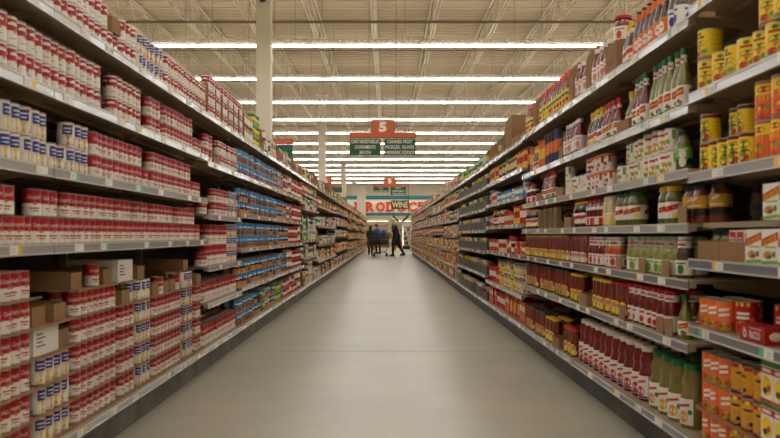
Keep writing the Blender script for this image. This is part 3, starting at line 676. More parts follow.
stack(152, 181, 'soup', 4); trays(151.5, 181, 5)
for x in (154.8, 165.4, 172): put('cases', L_, YL(x), 4, .04, 4 * P + .0045, 4, 0, 0)
for x in (160.3, 177): put('soup', L_, YL(x), 4, .03, 4 * P + .0045, 4, 0)
stack(182, 193, 'bwo', 5); trays(181.7, 193, 5); put('cases', L_, YL(188), 4, .06, 5 * P + .0005, 5, 0, 0)
stack(193.6, 204.5, 'soup', 4); trays(193.6, 204.5, 5); put('cases', L_, YL(198), 4, .04, 4 * P + .0045, 4, 0, 0)
OCC[('L', 4)] = [(0, L0 + 3 * BAY)]
# ---- left, fourth bay
b0 = L0 + 3 * BAY + .01; b1 = b0 + BAY - .02
row(L_, 1, b0, b0 + .3, 'soup', 2); put('casel', L_, b0 + .4, 1, .03, 0, 0, 0, 0); row(L_, 1, b0 + .5, b1, 'soup2', 2, miss=.1)
row(L_, 2, b0, b0 + .14, 'soup', 2); put('casel', L_, b0 + .26, 2, .1, 0, 0, 0, 0); row(L_, 2, b0 + .37, b0 + .85, 'soup', 2); row(L_, 2, b0 + .86, b1, 'bwo', 2)
row(L_, 3, b0, b0 + .8, 'soup3', 2, rows=1); row(L_, 3, b0 + .81, b1, 'bwo', 3)
row(L_, 4, b0, b1, 'soup3', 1, rows=2); row(L_, 5, b0, b1, 'soup3', 1, rows=3)
# ---- left, sky-blue section
g0 = L0 + 4 * BAY + .01; g1 = L0 + 8 * BAY - .01
def fill(side, bay, k, pal, rnd, y0=None, y1=None, full=.95, rows=1):
    s0 = (L0 if side == 'L' else R0) + bay * BAY
    y = (y0 if y0 else s0) + .008; e = (y1 if y1 else s0 + BAY) - .008; H = clear(side, bay, k)
    while y < e - .06:
        key = rnd.choice(pal); kd = KINDS[key]
        if kd.H > H * .99:
            pal = [q for q in pal if KINDS[q].H <= H * .99] or ['soup']; continue
        n = rnd.choice([1, 1, 2]) if kd.dy > .12 else rnd.randint(1, 4)
        lay = max(1, int(H * full / (kd.H + .0005))); 
        if k == 0: lay = min(lay, rnd.choice([1, 1, 2]))
        if key in ('case', 'caseh', 'casel', 'brown', 'wcase') : lay = min(lay, 1 if key in ('case','caseh') else 2)
        if key.startswith('p_'): lay = 1
        if rnd.random() < .25 and lay > 1: lay -= 1
        for _ in range(n):
            if y + kd.dy > e: break
            if occ_free(side, k, y, y + kd.dy):
                for r in range(rows):
                    for l in range(lay):
                        put(key, side, y + kd.dy / 2, k, .025, l * (kd.h + .0004), l, r, None if kd.spin else 0, r * (kd.dx + .004))
            y += kd.dy + .003
        else: y += rnd.choice([.002, .01, .03]); continue
        y += .05
palL = {0: ['grnc', 'p_yel', 'caseh', 'p_grn', 'b_tan', 'b_cream', 'case', 'c_wht', 'b_wblue', 'brown', 'tanc'],
        1: ['c_brn', 'case', 'b_red', 'c_gy', 'brown', 'c_red'], 2: ['case', 'c_brn', 'b_tan', 'c_wht', 'caseh', 'b_wblue'], 3: ['b_wblue', 'c_brn', 'case', 'c_wht', 'b_grn'],
        4: ['case', 'b_wblue', 'c_yel', 'c_wht', 'b_cream'], 5: ['b_tan', 'case', 'b_wblue', 'p_yel', 'c_blue', 'b_cream']}
rf = random.Random(11)
for k in (1, 2, 3, 4, 5):
    e = YL(286 - (k % 2) * 3); pal = ['skyc', 'skyc', 'skyy', 'skyd'] if k < 5 else ['skyc', 'skyd', 'skyy', 'skyc', 'grnc']
    runs('L', k, g0, YL(262), ['skyc', 'skyc', 'skyd'], rf, 2, 2 if k > 3 else 1); runs('L', k, YL(262) + .01, e, pal, rf, 2, 2 if k > 3 else 1); runs('L', k, e + .01, g1, ['redc', 'tanc', 'redc', 'redc', 'skyd'], rf, 2)
for i in range(4, NL):
    for k in range(len(SL[i])):
        if i < 8 and k > 0: continue
        pal = list(palL[min(k, 5)])
        if 13 <= i < 18 and k >= 2: pal = ['b_wblue', 'b_wblue', 'c_yel', 'p_yel', 'b_blue']
        elif i >= 18: pal += ['p_yel', 'b_yel', 'c_yel', 'b_ora', 'brown', 'b_tan', 'c_gy']
        fill(L_, i, k, pal, rf)

# ---- right, nearest bay (mostly beyond the frame's right edge)
row(R_, 1, 2.864, 2.957, 'ycan', 2); row(R_, 1, 2.30, 2.86, 'ycan', 1, gap=.004); row(R_, 1, 2.1, 2.47, 'ycan', 1, l0=1)
put('brown', R_, 2.66, 1, .19, 0, 0, 1, 0); put('ycan', R_, 2.6, 1, .2, .1608, 1, 1)
row(R_, 2, 2.53, 2.935, 'ycan2', 1); row(R_, 2, 2.83, 2.93, 'ycan2', 1, l0=1); row(R_, 2, 2.62, 2.78, 'ycan2', 1, l0=1, inset=.05); row(R_, 2, 2.1, 2.515, 'ycan3', 2)
row(R_, 2, 2.53, 2.6, 'ycan2', 1, l0=1, inset=.12)
row(R_, 3, 2.868, 2.957, 'bbq', 1, inset=.05); row(R_, 3, 2.40, 2.867, 'bbqd', 1, inset=.16); row(R_, 3, 2.45, 2.95, 'bbqd', 1, inset=.28); OCC[(R_, 3)] = [(2.1, 2.96)]
for y in (2.335, 2.23): put('vic', R_, y, 3, .0, 0, 0, 0, 0)
put('casel', R_, 2.86, 4, .03, 0, 0, 0, 0)
for y in (2.82, 2.90): put('sgjar', R_, y, 4, .06, .0045, 0, 1)
put('casel', R_, 2.665, 4, .03, 0, 0, 0, 0)
for y in (2.724, 2.665, 2.606): put('rwbox', R_, y, 4, .06, .0045, 0, 1, 0);
put('rwbox', R_, 2.54, 4, .03, 0, 0, 0, 0)
for y in (2.455, 2.352, 2.249): put('vic', R_, y, 4, .005, 0, 0, 0, 0)
for y in (2.945 - .036, 2.945 - .1118, 2.945 - .1876): put('ocan', R_, y, 5, .02, 0, 0, 0)
for y in (2.675, 2.525, 2.44, 2.355, 2.27): put('rcan', R_, y, 5, .112 if y < 2.55 else .05, 0, 0, 0)
for y in (2.645, 2.56, 2.475, 2.39): put('rcan', R_, y, 5, .21, 0, 0, 1)
for y in (2.9, 2.824, 2.748): put('ocan', R_, y, 5, .105, 0, 0, 1)
put('rico', R_, 2.468, 5, .006, 0, 0, 0, 0); put('ycan2', R_, 2.3, 5, .02, 0, 0, 0)
OCC[(R_, 5)] = [(2.0, 2.96)]
TR = {}
def rtray(y0, y1, dz, layer):
    w = y1 - y0; key = 'rtray_%d' % round(w * 1000)
    if key not in KINDS: kind(key, 'cardboard_tray', 'low brown cardboard tray', 'tray', 'cardboard can trays', [('tray', case(w, .26, .03, .014))], w, .262, .0042)
    put(key, R_, (y0 + y1) / 2, 6, .02, dz, layer, 0, 0)
rtray(2.715, 2.95, 0, 0); rtray(2.455, 2.712, 0, 0); rtray(2.715, 2.95, .118, 1); rtray(2.455, 2.712, .118, 1)
for l, dz in ((0, .0045), (1, .1225), (2, .2355)):
    for y in (2.9075, 2.833, 2.7585): put('ocan', R_, y, 6, .03, dz, l, 0); 
    for y in (2.668, 2.585, 2.502): put('bcan', R_, y, 6, .03, dz, l, 0)
for l in range(3):
    for y in (2.41, 2.33, 2.25): put('beanpk', R_, y, 6, .025, l * .1306, l, 0, 0)
OCC[(R_, 6)] = [(2.0, 2.96)]; OCC[(R_, 4)] = [(2.0, 2.96)]
# ---- right, front section (three bays)
row(R_, 0, YR(686), YR(670), 'dkb'); row(R_, 0, YR(668), YR(637), 'beer', rows=2); row(R_, 0, YR(635.5), YR(624.5), 'ysauce'); 
put('rlid', R_, YR(616.5), 0, .03, .1605, 1, 0); put('brown', R_, YR(617), 0, .01, 0, 0, 0, 0); occ_free(R_, 0, YR(621), YR(613))
row(R_, 0, YR(611), YR(596), 'ket'); put('casen', R_, YR(592.5), 0, .02, 0, 0, 0, 0); occ_free(R_, 0, YR(595), YR(590)); row(R_, 0, YR(588.5), YR(579), 'ket'); put('casen', R_, YR(574.5), 0, .02, 0, 0, 0, 0); occ_free(R_, 0, YR(577), YR(572)); row(R_, 0, YR(571), YR(541), 'vale', gap=.006); 
put('casen', R_, YR(537), 0, .02, 0, 0, 0, 0); occ_free(R_, 0, YR(539), YR(535)); row(R_, 0, YR(534.5), YR(527.8), 'vale')
for y in (YR(655), YR(641)): put('brown', R_, y, 0, .2, 0, 0, 1, 0); put('brown', R_, y, 0, .2, .1605, 1, 1, 0)
row(R_, 1, YR(688), YR(652), 'gsauce'); row(R_, 1, YR(651), YR(633.5), 'gsaucer', gap=.004); put('casel', R_, YR(627), 1, .02, 0, 0, 0, 0); occ_free(R_, 1, YR(627) - .1, YR(627) + .1); put('ygsauce', R_, YR(627) - .042, 1, .05, .0045); put('ygsauce', R_, YR(627) + .042, 1, .05, .0045)
row(R_, 1, YR(620.5), YR(606), 'rsauce'); row(R_, 1, YR(605), YR(590.5), 'ysauce'); put('casem', R_, YR(586.5), 1, .05, 0, 0, 0, 0); occ_free(R_, 1, YR(590), YR(583)); row(R_, 1, YR(582), YR(566), 'ket', gap=.004); put('casem', R_, YR(562.5), 1, .03, 0, 0, 0, 0); occ_free(R_, 1, YR(565.8), YR(559)); runs(R_, 1, YR(558.5), YR(527.8), ['c_ora', 'c_nvy', 'c_brn', 'c_ora', 'ysauce'], rq, 1, 1, .03)
row(R_, 2, YR(689), YR(678.5), 'tgjar'); row(R_, 2, YR(678), YR(646), 'wgreen', 1); row(R_, 2, YR(676), YR(662), 'wgreen', 1, l0=1);
for y in (YR(655), YR(646.5)): put('wlarge', R_, y, 2, .03, .0988, 1, 0)
runs(R_, 2, YR(645.5), YR(612), ['wred', 'wgreen', 'wred'], rq, 2, 1, .01); runs(R_, 2, YR(611), YR(588), ['worange', 'wred', 'worange'], rq, 2, 1, .02); runs(R_, 2, YR(587), YR(566), ['wred', 'wgreen', 'worange', 'wlarge'], rq, 2, 1, .03); put('casel', R_, YR(561.5), 2, .03, 0, 0, 0, 0); occ_free(R_, 2, YR(565), YR(558)); row(R_, 2, YR(557), YR(544), 'rsauce'); put('casel', R_, YR(540.5), 2, .03, 0, 0, 0, 0); occ_free(R_, 2, YR(543.5), YR(537)); row(R_, 2, YR(536.5), YR(527.8), 'rjar', 1, gap=.01)
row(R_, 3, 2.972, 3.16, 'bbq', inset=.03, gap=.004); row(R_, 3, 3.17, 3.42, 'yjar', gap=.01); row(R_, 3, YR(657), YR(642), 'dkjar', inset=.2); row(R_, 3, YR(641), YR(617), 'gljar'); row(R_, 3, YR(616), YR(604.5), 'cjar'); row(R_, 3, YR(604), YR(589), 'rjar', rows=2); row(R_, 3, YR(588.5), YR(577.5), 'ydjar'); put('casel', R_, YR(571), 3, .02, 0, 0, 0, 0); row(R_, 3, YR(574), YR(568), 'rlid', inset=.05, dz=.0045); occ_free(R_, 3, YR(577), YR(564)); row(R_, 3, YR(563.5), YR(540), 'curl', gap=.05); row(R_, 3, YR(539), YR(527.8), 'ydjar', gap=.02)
row(R_, 4, YR(689), YR(680), 'sald'); row(R_, 4, YR(679), YR(629), 'salg', rows=2, gap=.006); row(R_, 4, YR(622), YR(606.5), 'salo', rows=2); row(R_, 4, YR(605.5), YR(591), 'salw', rows=2); row(R_, 4, YR(590), YR(568), 'salsar', rows=2, brk=6, gap=.004); row(R_, 4, YR(567), YR(527.8), 'salsa', rows=2, brk=7, gap=.004)
row(R_, 5, YR(689), YR(680.5), 'gcapb', rows=2); row(R_, 5, YR(676), YR(630), 'bigr', rows=2, gap=.003); row(R_, 5, YR(629), YR(613), 'dipr', rows=2); row(R_, 5, YR(612), YR(595), 'dipy', rows=2, gap=.004); put('casel', R_, YR(589), 5, .006, 0, 0, 0, 0); occ_free(R_, 5, YR(589) - .1, YR(589) + .1); row(R_, 5, YR(585), YR(573), 'dipy', rows=2, gap=.008); row(R_, 5, YR(571), YR(527.8), 'dipb', rows=2, gap=.008, brk=5)
row(R_, 6, YR(692), YR(648), 'gjug', rows=2); row(R_, 6, YR(646.5), YR(579), 'rjug', rows=2); row(R_, 6, YR(577), YR(566), 'dipr', 1, rows=2, gap=.02); put('casel', R_, YR(561), 6, .006, 0, 0, 0, 0); occ_free(R_, 6, YR(561) - .1, YR(561) + .1); row(R_, 6, YR(557), YR(548), 'dipy', 1, rows=2, gap=.03); row(R_, 6, YR(547), YR(527.8), 'dipb', 1, rows=2, gap=.012, brk=4)
for k, xs in ((4, (621.5, 645, 669)), (5, (625, 663, 672)), (3, (686,))):
    for x in xs: put('flap', R_, YR(x, 1.2), k, .002, 0, 0, 0, 0)
# ---- right, further sections
palB = {0: ['caseh', 'brown', 'case', 'c_gy', 'case'], 1: ['c_gy', 'c_brn', 'grnc', 'c_wht', 'wgreen', 'c_yel'], 2: ['c_sky', 'skyd', 'c_blue', 'c_sky', 'c_pale', 'wred'], 3: ['c_rlid', 'c_red', 'c_yel', 'c_rlid', 'c_sky', 'ydjar'], 4: ['c_pale', 'c_red', 'rcan', 'rjar', 'c_rlid', 'redc'], 5: ['p_red', 'c_red', 'c_yel', 'rcan', 'beanpk', 'ycan2', 'c_rlid'], 6: ['b_red', 'c_red', 'c_rlid', 'c_gy', 'p_red', 'redc']}
for j in (4, 5):
    y0_ = R0 + j * BAY
    for k in range(7):
        if k == 0: fill(R_, j, k, palB[k], rf); continue
        H_ = clear(R_, j, k); pal = [q for q in palB[k] if KINDS[q].H < H_ - .01]
        runs(R_, k, y0_ + .01, y0_ + BAY - .01, pal, rf, 1 if H_ < .3 else 2, 2 if k >= 4 else 1, .02)
for j in (6, 7, 8):
    fill(R_, j, 0, ['c_gy', 'c_wht', 'grnc', 'c_gy', 'p_grn'], rf)
    for k in range(1, 7):
        for q in (0, 1):
            y = R0 + j * BAY + .305 + .61 * q
            put('bin', R_, y, k, .01, 0, 0, 0, 0); occ_free(R_, k, y - .3, y + .3)
            for w_ in (-.135, .135):
                key = rf.choice(['g_yel', 'g_wht', 'g_grn', 'g_tan', 'g_wht']); kd = KINDS[key]
                if rf.random() < .88 and clear(R_, j, k) > kd.H + .0075: put(key, R_, y + w_, k, .022, .0068, 0, 1, rf.uniform(-.04, .04))
palR = [['p_ora', 'brown', 'b_cream', 'p_cream', 'b_wred', 'caseh', 'c_yel', 'b_tan', 'c_wht', 'c_pale'], ['b_yel', 'c_blue', 'p_cream', 'b_wred', 'p_yel', 'b_cream', 'c_pale', 'p_wht', 'b_tan'], ['p_rose', 'b_cream', 'p_cream', 'b_wred', 'c_blue', 'c_pale', 'b_wblue', 'p_wht'], ['c_blue', 'p_rose', 'p_yel', 'b_cream', 'p_cream', 'c_rlid', 'p_wht', 'b_tan'], ['p_red', 'p_cream', 'b_yel', 'p_rose', 'c_blue', 'b_cream', 'p_wht', 'c_pale'], ['p_yel', 'p_cream', 'b_red', 'b_yel', 'p_rose', 'b_tan', 'c_wht', 'p_wht'], ['p_red', 'brown', 'p_cream', 'p_yel', 'b_cream', 'p_rose', 'b_tan', 'p_wht']]
for j in range(9, NR):
    for k in range(7): fill(R_, j, k, palR[k], rf)

# ------------------------------------------------------------------ turn the list of goods into objects
def proj(x, y, z): return VX + F * x / y, VY - F * (z - CH) / y
keep = []
for it in ITEMS:
    if it['y'] < 1.2: continue
    px, py = proj(it['x'], it['y'], it['z'] + it['k'].h / 2); w = F * max(it['k'].dy, it['k'].dx) / it['y']; hh = F * it['k'].h / it['y']
    if px < -w * .7 - 2 or px > 782 + w * .7 or py < -hh * .7 - 2 or py > 440 + hh * .7: continue
    it['size'] = hh * w; it['hpx'] = hh; keep.append(it)
ITEMS = keep
SW = ['top', 'second', 'third', 'fourth', 'fifth', 'sixth', 'seventh']
LW = ['lower layer', 'second layer', 'third layer', 'fourth layer', 'fifth layer', 'sixth layer', 'seventh layer']
rows = {}
for it in ITEMS: rows.setdefault((it['side'], it['bay'], it['shelf'], it['layer'], it['row'], it['k'].name), []).append(it)
firstL = min(i['bay'] for i in ITEMS if i['side'] == 'L'); firstR = min(i['bay'] for i in ITEMS if i['side'] == 'R')
def shelfw(it):
    n = len((SL if it['side'] == 'L' else SR)[it['bay']])
    return 'bottom' if it['shelf'] == n - 1 else SW[it['shelf']]
multi = {}
for key, L in rows.items():
    multi[key[:3]] = max(multi.get(key[:3], 0), key[3])
for key, L in rows.items():
    L.sort(key=lambda i: i['y'])
    for n, it in enumerate(L):
        side = 'left' if it['side'] == 'L' else 'right'
        b = it['bay'] - (firstL if side == 'left' else firstR) + 1
        lay = LW[it['layer']] if multi[key[:3]] > 0 else 'front row'
        if it['row']: lay = 'rear row' if it['layer'] == 0 else 'rear ' + LW[it['layer']]
        it['label'] = '%s, %s in %s, %s shelf, %s %s bay' % (it['k'].desc, ordw(n + 1), lay, shelfw(it), ordw(b), side)
bykind = {}
for it in ITEMS: bykind.setdefault(it['k'].name, []).append(it)
for name, L in bykind.items():
    L.sort(key=lambda i: -i['size'])
    for it in L[:300]:
        kd = it['k']; big = it['hpx'] > 15 and len(kd.parts) > 1
        o = bpy.data.objects.new(kd.name, kd.parts[0][1] if big else kd.fused); C.objects.link(o)
        o.location = (it['x'], it['y'], it['z']); o.rotation_euler = (0, 0, it['rz'])
        tag(o, it['label'], kd.cat, kd.group)
        if big:
            for pn, me in kd.parts[1:]:
                c = bpy.data.objects.new(pn, me); C.objects.link(c); c.parent = o
    rest = L[300:]
    if rest:
        V = []; Fc = []; MI = []; SM = []; mats = []; nb = 0; data = {}
        for it in rest:
            me = it['k'].fused
            if it['key'] not in data:
                cc = np.empty(len(me.vertices) * 3); me.vertices.foreach_get('co', cc)
                mi = np.empty(len(me.polygons), int); me.polygons.foreach_get('material_index', mi); sm = np.empty(len(mi), bool); me.polygons.foreach_get('use_smooth', sm)
                for m in me.materials:
                    if m not in mats: mats.append(m)
                mp = np.array([mats.index(m) for m in me.materials])
                data[it['key']] = (cc.reshape(-1, 3), [tuple(p.vertices) for p in me.polygons], mp[mi], sm)
            cc, polys, mi, sm = data[it['key']]
            c, q = math.cos(it['rz']), math.sin(it['rz'])
            V.append(np.stack([cc[:, 0]*c - cc[:, 1]*q + it['x'], cc[:, 0]*q + cc[:, 1]*c + it['y'], cc[:, 2] + it['z']], 1))
            Fc += [tuple(i + nb for i in p) for p in polys]; nb += len(cc); MI.append(mi); SM.append(sm)
        nm = bpy.data.meshes.new(name + '_stock'); nm.from_pydata(np.concatenate(V).tolist(), [], Fc)
        for m in mats: nm.materials.append(m)
        nm.polygons.foreach_set('material_index', np.concatenate(MI)); nm.polygons.foreach_set('use_smooth', np.concatenate(SM))
        o = bpy.data.objects.new(name + '_stock', nm); C.objects.link(o)
        tag(o, 'further stock of %s items beyond and behind the nearer ones' % name.replace('_', ' '), rest[0]['k'].cat, None, 'stuff')

# ------------------------------------------------------------------ shelving bays
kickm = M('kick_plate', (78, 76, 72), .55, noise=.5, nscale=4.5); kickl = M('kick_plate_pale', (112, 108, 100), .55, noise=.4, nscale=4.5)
def shelf_mb(side, z, d, thin=False):
    s = -1 if side == 'L' else 1; X = XL if side == 'L' else XR; b = MB(); w = BAY
    t = .02 if thin else .03; e = .05 if thin else 0
    xa, xb = s * (X + .004 + e), s * (X + d)
    b.box(min(xa, xb), max(xa, xb), .002, w - .002, z - .012, z, tan_steel)
    xc = s * (X + .03 + e); b.box(min(xa, xc), max(xa, xc), .002, w - .002, z - t, z - .0121, tan_steel)
    for q in (() if thin else (.16, .3)):
        x0, x1 = s * (X + q), s * (X + q + .03); b.box(min(x0, x1), max(x0, x1), .02, w - .02, z - .028, z - .0121, tan_steel)
    for y in (.004, w - .008):     # cantilever brackets at both ends
        n = len(b.v); x0, x1 = s * (X + .1), s * (X + d)
        b.v += [(x0, y, z - .0121), (x1, y, z - .0121), (x1, y, z - .09), (x0, y, z - .03), (x0, y + .004, z - .0121), (x1, y + .004, z - .0121), (x1, y + .004, z - .09), (x0, y + .004, z - .03)]
        for f in ((0,1,2,3), (7,6,5,4), (0,3,7,4), (3,2,6,7), (0,4,5,1), (1,5,6,2)): b.face([n + i for i in f], tan_steel)
    return b
def rail_mb(side, z, pale=True):
    s = -1 if side == 'L' else 1; X = XL if side == 'L' else XR; b = MB(); h = .036
    def bx(d0, d1, z0, z1, m):
        x0, x1 = s * (X + d0), s * (X + d1); b.box(min(x0, x1), max(x0, x1), .003, BAY - .003, z0, z1, m)
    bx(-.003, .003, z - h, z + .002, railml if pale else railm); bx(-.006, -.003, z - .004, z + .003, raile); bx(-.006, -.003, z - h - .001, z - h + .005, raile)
    return b
SH = {}
def cached(key, f, name):
    if key not in SH: SH[key] = f().mesh(name)
    return SH[key]
def child(name, me, parent, loc=(0,0,0)):
    o = bpy.data.objects.new(name, me); C.objects.link(o); o.parent = parent; o.location = loc; return o
rt = random.Random(5)
tagink = M('tag_ink', (150, 146, 142), .6)
def tagmesh(side, c):
    s = -1 if side == 'L' else 1; b = MB(); x0, x1 = -s * .0035, -s * .0062
    b.box(min(x0, x1), max(x0, x1), -.045, .012, -.031, -.002, tagw); b.box(min(x0, x1), max(x0, x1), .012, .042, -.031, -.002, c)
    for q in range(2): b.box(min(x1, x1 - s*.0003), max(x1, x1 - s*.0003), -.036, -.008, -.014 - q*.009, -.012 - q*.009, tagink)
    return b
def bay(side, i):
    s = -1 if side == 'L' else 1; X = XL if side == 'L' else XR
    y0 = (L0 if side == 'L' else R0) + i * BAY; zs = (SL if side == 'L' else SR)[i]
    if y0 + BAY < 1.2: return
    far = y0 > 13
    r = bpy.data.objects.new('shelving_bay', None); C.objects.link(r); r.location = (0, y0, 0)
    sd = 'left' if side == 'L' else 'right'; b = i - (firstL if side == 'L' else firstR) + 1
    tag(r, 'almond steel shelving bay, %s from the camera on the %s side' % (ordw(b), sd), 'shelving', '%s shelving bays' % sd)
    def panel():
        m = MB(); x0, x1 = s * (X + .5), s * (X + .515); m.box(min(x0, x1), max(x0, x1), 0, BAY, 0, 1.9, backm); return m
    child('back_panel', cached((side, 'back'), panel, 'back_panel'), r)
    def up():
        m = MB(); x0, x1 = s * (X + .46), s * (X + .499); m.box(min(x0, x1), max(x0, x1), -.02, .02, 0, 1.95, tan_steel); return m
    child('upright', cached((side, 'up'), up, 'upright'), r)
    def kick():
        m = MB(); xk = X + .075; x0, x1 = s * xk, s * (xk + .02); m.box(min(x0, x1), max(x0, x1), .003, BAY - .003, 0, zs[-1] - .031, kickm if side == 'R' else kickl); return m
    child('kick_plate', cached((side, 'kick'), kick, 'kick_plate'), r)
    for k, z in enumerate(zs):
        thin = side == 'R' and i == 0 and k == 3
        child('shelf', cached((side, 'shelf', thin), lambda: shelf_mb(side, 0, .455, thin), 'shelf'), r, (0, 0, z))
        if thin: continue
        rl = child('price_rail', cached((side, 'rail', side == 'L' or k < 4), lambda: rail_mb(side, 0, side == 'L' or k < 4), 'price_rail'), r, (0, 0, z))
        if not far:
            n = 3 if (side == 'R' or y0 < 5) else 2
            for q in range(n):
                c = rt.choice([tagy, tagg, tagy, tagw] if side == 'R' else [tagw, tagw, tagg, tagy])
                child('price_tag', cached((side, 'tag', c.name), lambda: tagmesh(side, c), 'price_tag'), rl, (s * X, BAY * (q + rt.uniform(.2, .8)) / n, 0))
for i in range(NL): bay('L', i)
for j in range(NR): bay('R', j)

# ------------------------------------------------------------------ building
fm = M('floor_concrete', (172, 160, 140), .34, spec=.5)
nt = fm.node_tree; bs = nt.nodes['Principled BSDF']; tc = nt.nodes.new('ShaderNodeTexCoord')
n1 = nt.nodes.new('ShaderNodeTexNoise'); n1.inputs['Scale'].default_value = 1.3; n1.inputs['Detail'].default_value = 6; n1.inputs['Roughness'].default_value = .62
n2 = nt.nodes.new('ShaderNodeTexNoise'); n2.inputs['Scale'].default_value = 26; n2.inputs['Detail'].default_value = 3
nt.links.new(tc.outputs['Object'], n1.inputs['Vector']); nt.links.new(tc.outputs['Object'], n2.inputs['Vector'])
mx = nt.nodes.new('ShaderNodeMix'); mx.data_type = 'FLOAT'; mx.inputs[0].default_value = .25
nt.links.new(n1.outputs['Fac'], mx.inputs[2]); nt.links.new(n2.outputs['Fac'], mx.inputs[3])
cr = nt.nodes.new('ShaderNodeValToRGB'); cr.color_ramp.elements[0].position = .3; cr.color_ramp.elements[1].position = .7
cr.color_ramp.elements[0].color = (lin(170), lin(168), lin(152), 1); cr.color_ramp.elements[1].color = (lin(200), lin(190), lin(164), 1)
nt.links.new(mx.outputs[0], cr.inputs['Fac']); nt.links.new(cr.outputs['Color'], bs.inputs['Base Color'])
mr = nt.nodes.new('ShaderNodeMapRange'); mr.inputs['To Min'].default_value = .27; mr.inputs['To Max'].default_value = .33
nt.links.new(n1.outputs['Fac'], mr.inputs['Value']); nt.links.new(mr.outputs['Result'], bs.inputs['Roughness'])
WX = 13.0; Y0 = -9.0; Y1 = 64.0; ZC = 7.3
b = MB(); b.box(-WX - .2, WX + .2, Y0 - .2, Y1 + .2, -.1, 0, fm); struct('floor', b, 'polished beige grey concrete aisle floor')
jm = M('floor_joint', (140, 132, 116), .8)
for q, y in enumerate((6.4, 10.9, 15.4, 24.4, 33.4)):
    b = MB(); b.box(-1.31, 1.25, y - .003, y + .003, 0, .0006, jm); struct('trim_%d' % (q + 1), b, 'saw-cut joint across the concrete floor')
wm = M('wall_cream', (214, 200, 172), .8)
b = MB(); b.box(-WX - .2, WX + .2, Y1, Y1 + .2, 0, ZC + .3, wm); struct('wall_back', b)
b = MB(); b.box(-WX - .2, WX + .2, Y0 - .2, Y0, 0, ZC + .3, wm); struct('wall_front', b)
b = MB(); b.box(-WX - .2, -WX, Y0, Y1, 0, ZC + .3, wm); struct('wall_left', b)
b = MB(); b.box(WX, WX + .2, Y0, Y1, 0, ZC + .3, wm); struct('wall_right', b)
deck = M('roof_deck', (184, 166, 136), .6, noise=.05, nscale=.6)
b = MB(); y = Y0; p = .305
while y < Y1:     # ribbed deck, ribs running across the aisle
    for (ya, za), (yb, zb) in zip([(0, 0), (.13, 0), (.16, .04), (.275, .04)], [(.13, 0), (.16, .04), (.275, .04), (.305, 0)]):
        b.poly([(-WX, y + ya, ZC + za), (WX, y + ya, ZC + za), (WX, y + yb, ZC + zb), (-WX, y + yb, ZC + zb)], deck)
    y += p
b.box(-WX - .2, WX + .2, Y0 - .2, Y1 + .5, ZC + .2, ZC + .3, deck)
struct('ceiling', b, 'tan ribbed metal roof deck')
jst = M('joist_paint', (208, 194, 168), .55)
# open web joists along the store
JB = 6.55; n = 0; jx = [-.36 + 1.62 * k for k in range(-7, 9)]
def joist():
    m = MB()
    for e in (-.06, .02): m.box(e, e + .04, Y0, Y1, JB, JB + .04, jst)
    for e in (-.075, .025): m.box(e, e + .05, Y0, Y1, ZC - .07, ZC - .012, jst)
    y = Y0; k = 0
    while y < Y1 - .7:
        m.tube([(0, y, JB + .02), (0, y + .62, ZC - .03)], .014, jst, 5, caps=False); m.tube([(0, y + .62, ZC - .03), (0, y + 1.24, JB + .02)], .014, jst, 5, caps=False); y += 1.24
    return m
jme = joist().mesh('roof_joist')
for q, x in enumerate(jx):
    o = link('roof_joist', jme, None, (x, 0, 0)); tag(o, 'cream open-web roof joist, %s from the left wall' % ordw(q + 1), 'roof joist', 'open-web roof joists')
gm = M('pipe_paint', (120, 106, 86), .6)
for q, (y, rad) in enumerate(((8.0, .034), (19.4, .036), (22.4, .018), (27.0, .02), (31.6, .034), (38.0, .02))):
    b = MB(); b.tube([(-WX + .02, 0, 0), (WX - .02, 0, 0)], rad, gm, 8)
    o = link('sprinkler_pipe', b.mesh('sprinkler_pipe'), None, (0, y, 6.42)); tag(o, 'dark thin pipe crossing under the roof joists, %s from the camera' % ordw(q + 1), 'pipe', 'ceiling pipes')
b = MB(); b.tube([(-WX + .02, 0, 0), (WX - .02, 0, 0)], .012, jst, 6); bme = b.mesh('joist_bridging')
q = 0; y = 9.3
while y < 50:
    o = link('joist_bridging', bme, None, (0, y, JB - .012)); tag(o, 'thin steel bridging rod tying the roof joists, %s from the camera' % ordw(q + 1), 'bridging rod', 'joist bridging rods'); y += 3.1; q += 1
# columns
pm = M('column_paint', (222, 212, 190), .5)
def column():
    m = MB(); m.box(-.15, .15, -.15, .15, 0, ZC - .7, pm); 
    return m
cme = column().mesh('column')
def cplate():
    m = MB(); m.box(-.22, .22, -.22, .22, ZC - .7, ZC - .66, pm); m.box(-.15, .15, -.15, .15, ZC - .66, ZC, pm); return m
def cbase():
    m = MB(); m.box(-.2, .2, -.2, .2, 0, .02, dgry); return m
cpl = cplate().mesh('cap_plate')
for q, y in enumerate((16.2, 30.6, 45.6, 60.2)):
    r = link('roof_column', None, None, (-2.62, y, 0)); tag(r, 'cream square roof column behind the left shelves, %s from the camera' % ordw(q + 1), 'column', 'roof columns')
    child('post', cme, r); child('cap_plate', cpl, r)
    if q == 0:
        d = link('camera_dome', None, None, (-2.62, y - .155, 6.0)); tag(d, 'black security camera dome mounted high on the nearest column', 'security camera')
        m = MB(); m.box(-.06, .06, -.06, 0, -.02, .06, blk); obj('bracket', m, d)
        m = MB(); m.lathe([(0, -.14), (.05, -.12), (.085, -.08), (.1, -.03), (.1, 0), (0, 0)], blk, 16, True); me = m; me.v = [(x, yy - .1, z) for x, yy, z in me.v]; obj('dome', me, d)
# beam over the columns
b = MB(); 
for zz in (0, .4): b.box(-.12, .12, Y0, Y1, 6.0 + .2 + zz, 6.0 + .22 + zz, jst)
b.box(-.01, .01, Y0, Y1, 6.22, 6.6, jst)
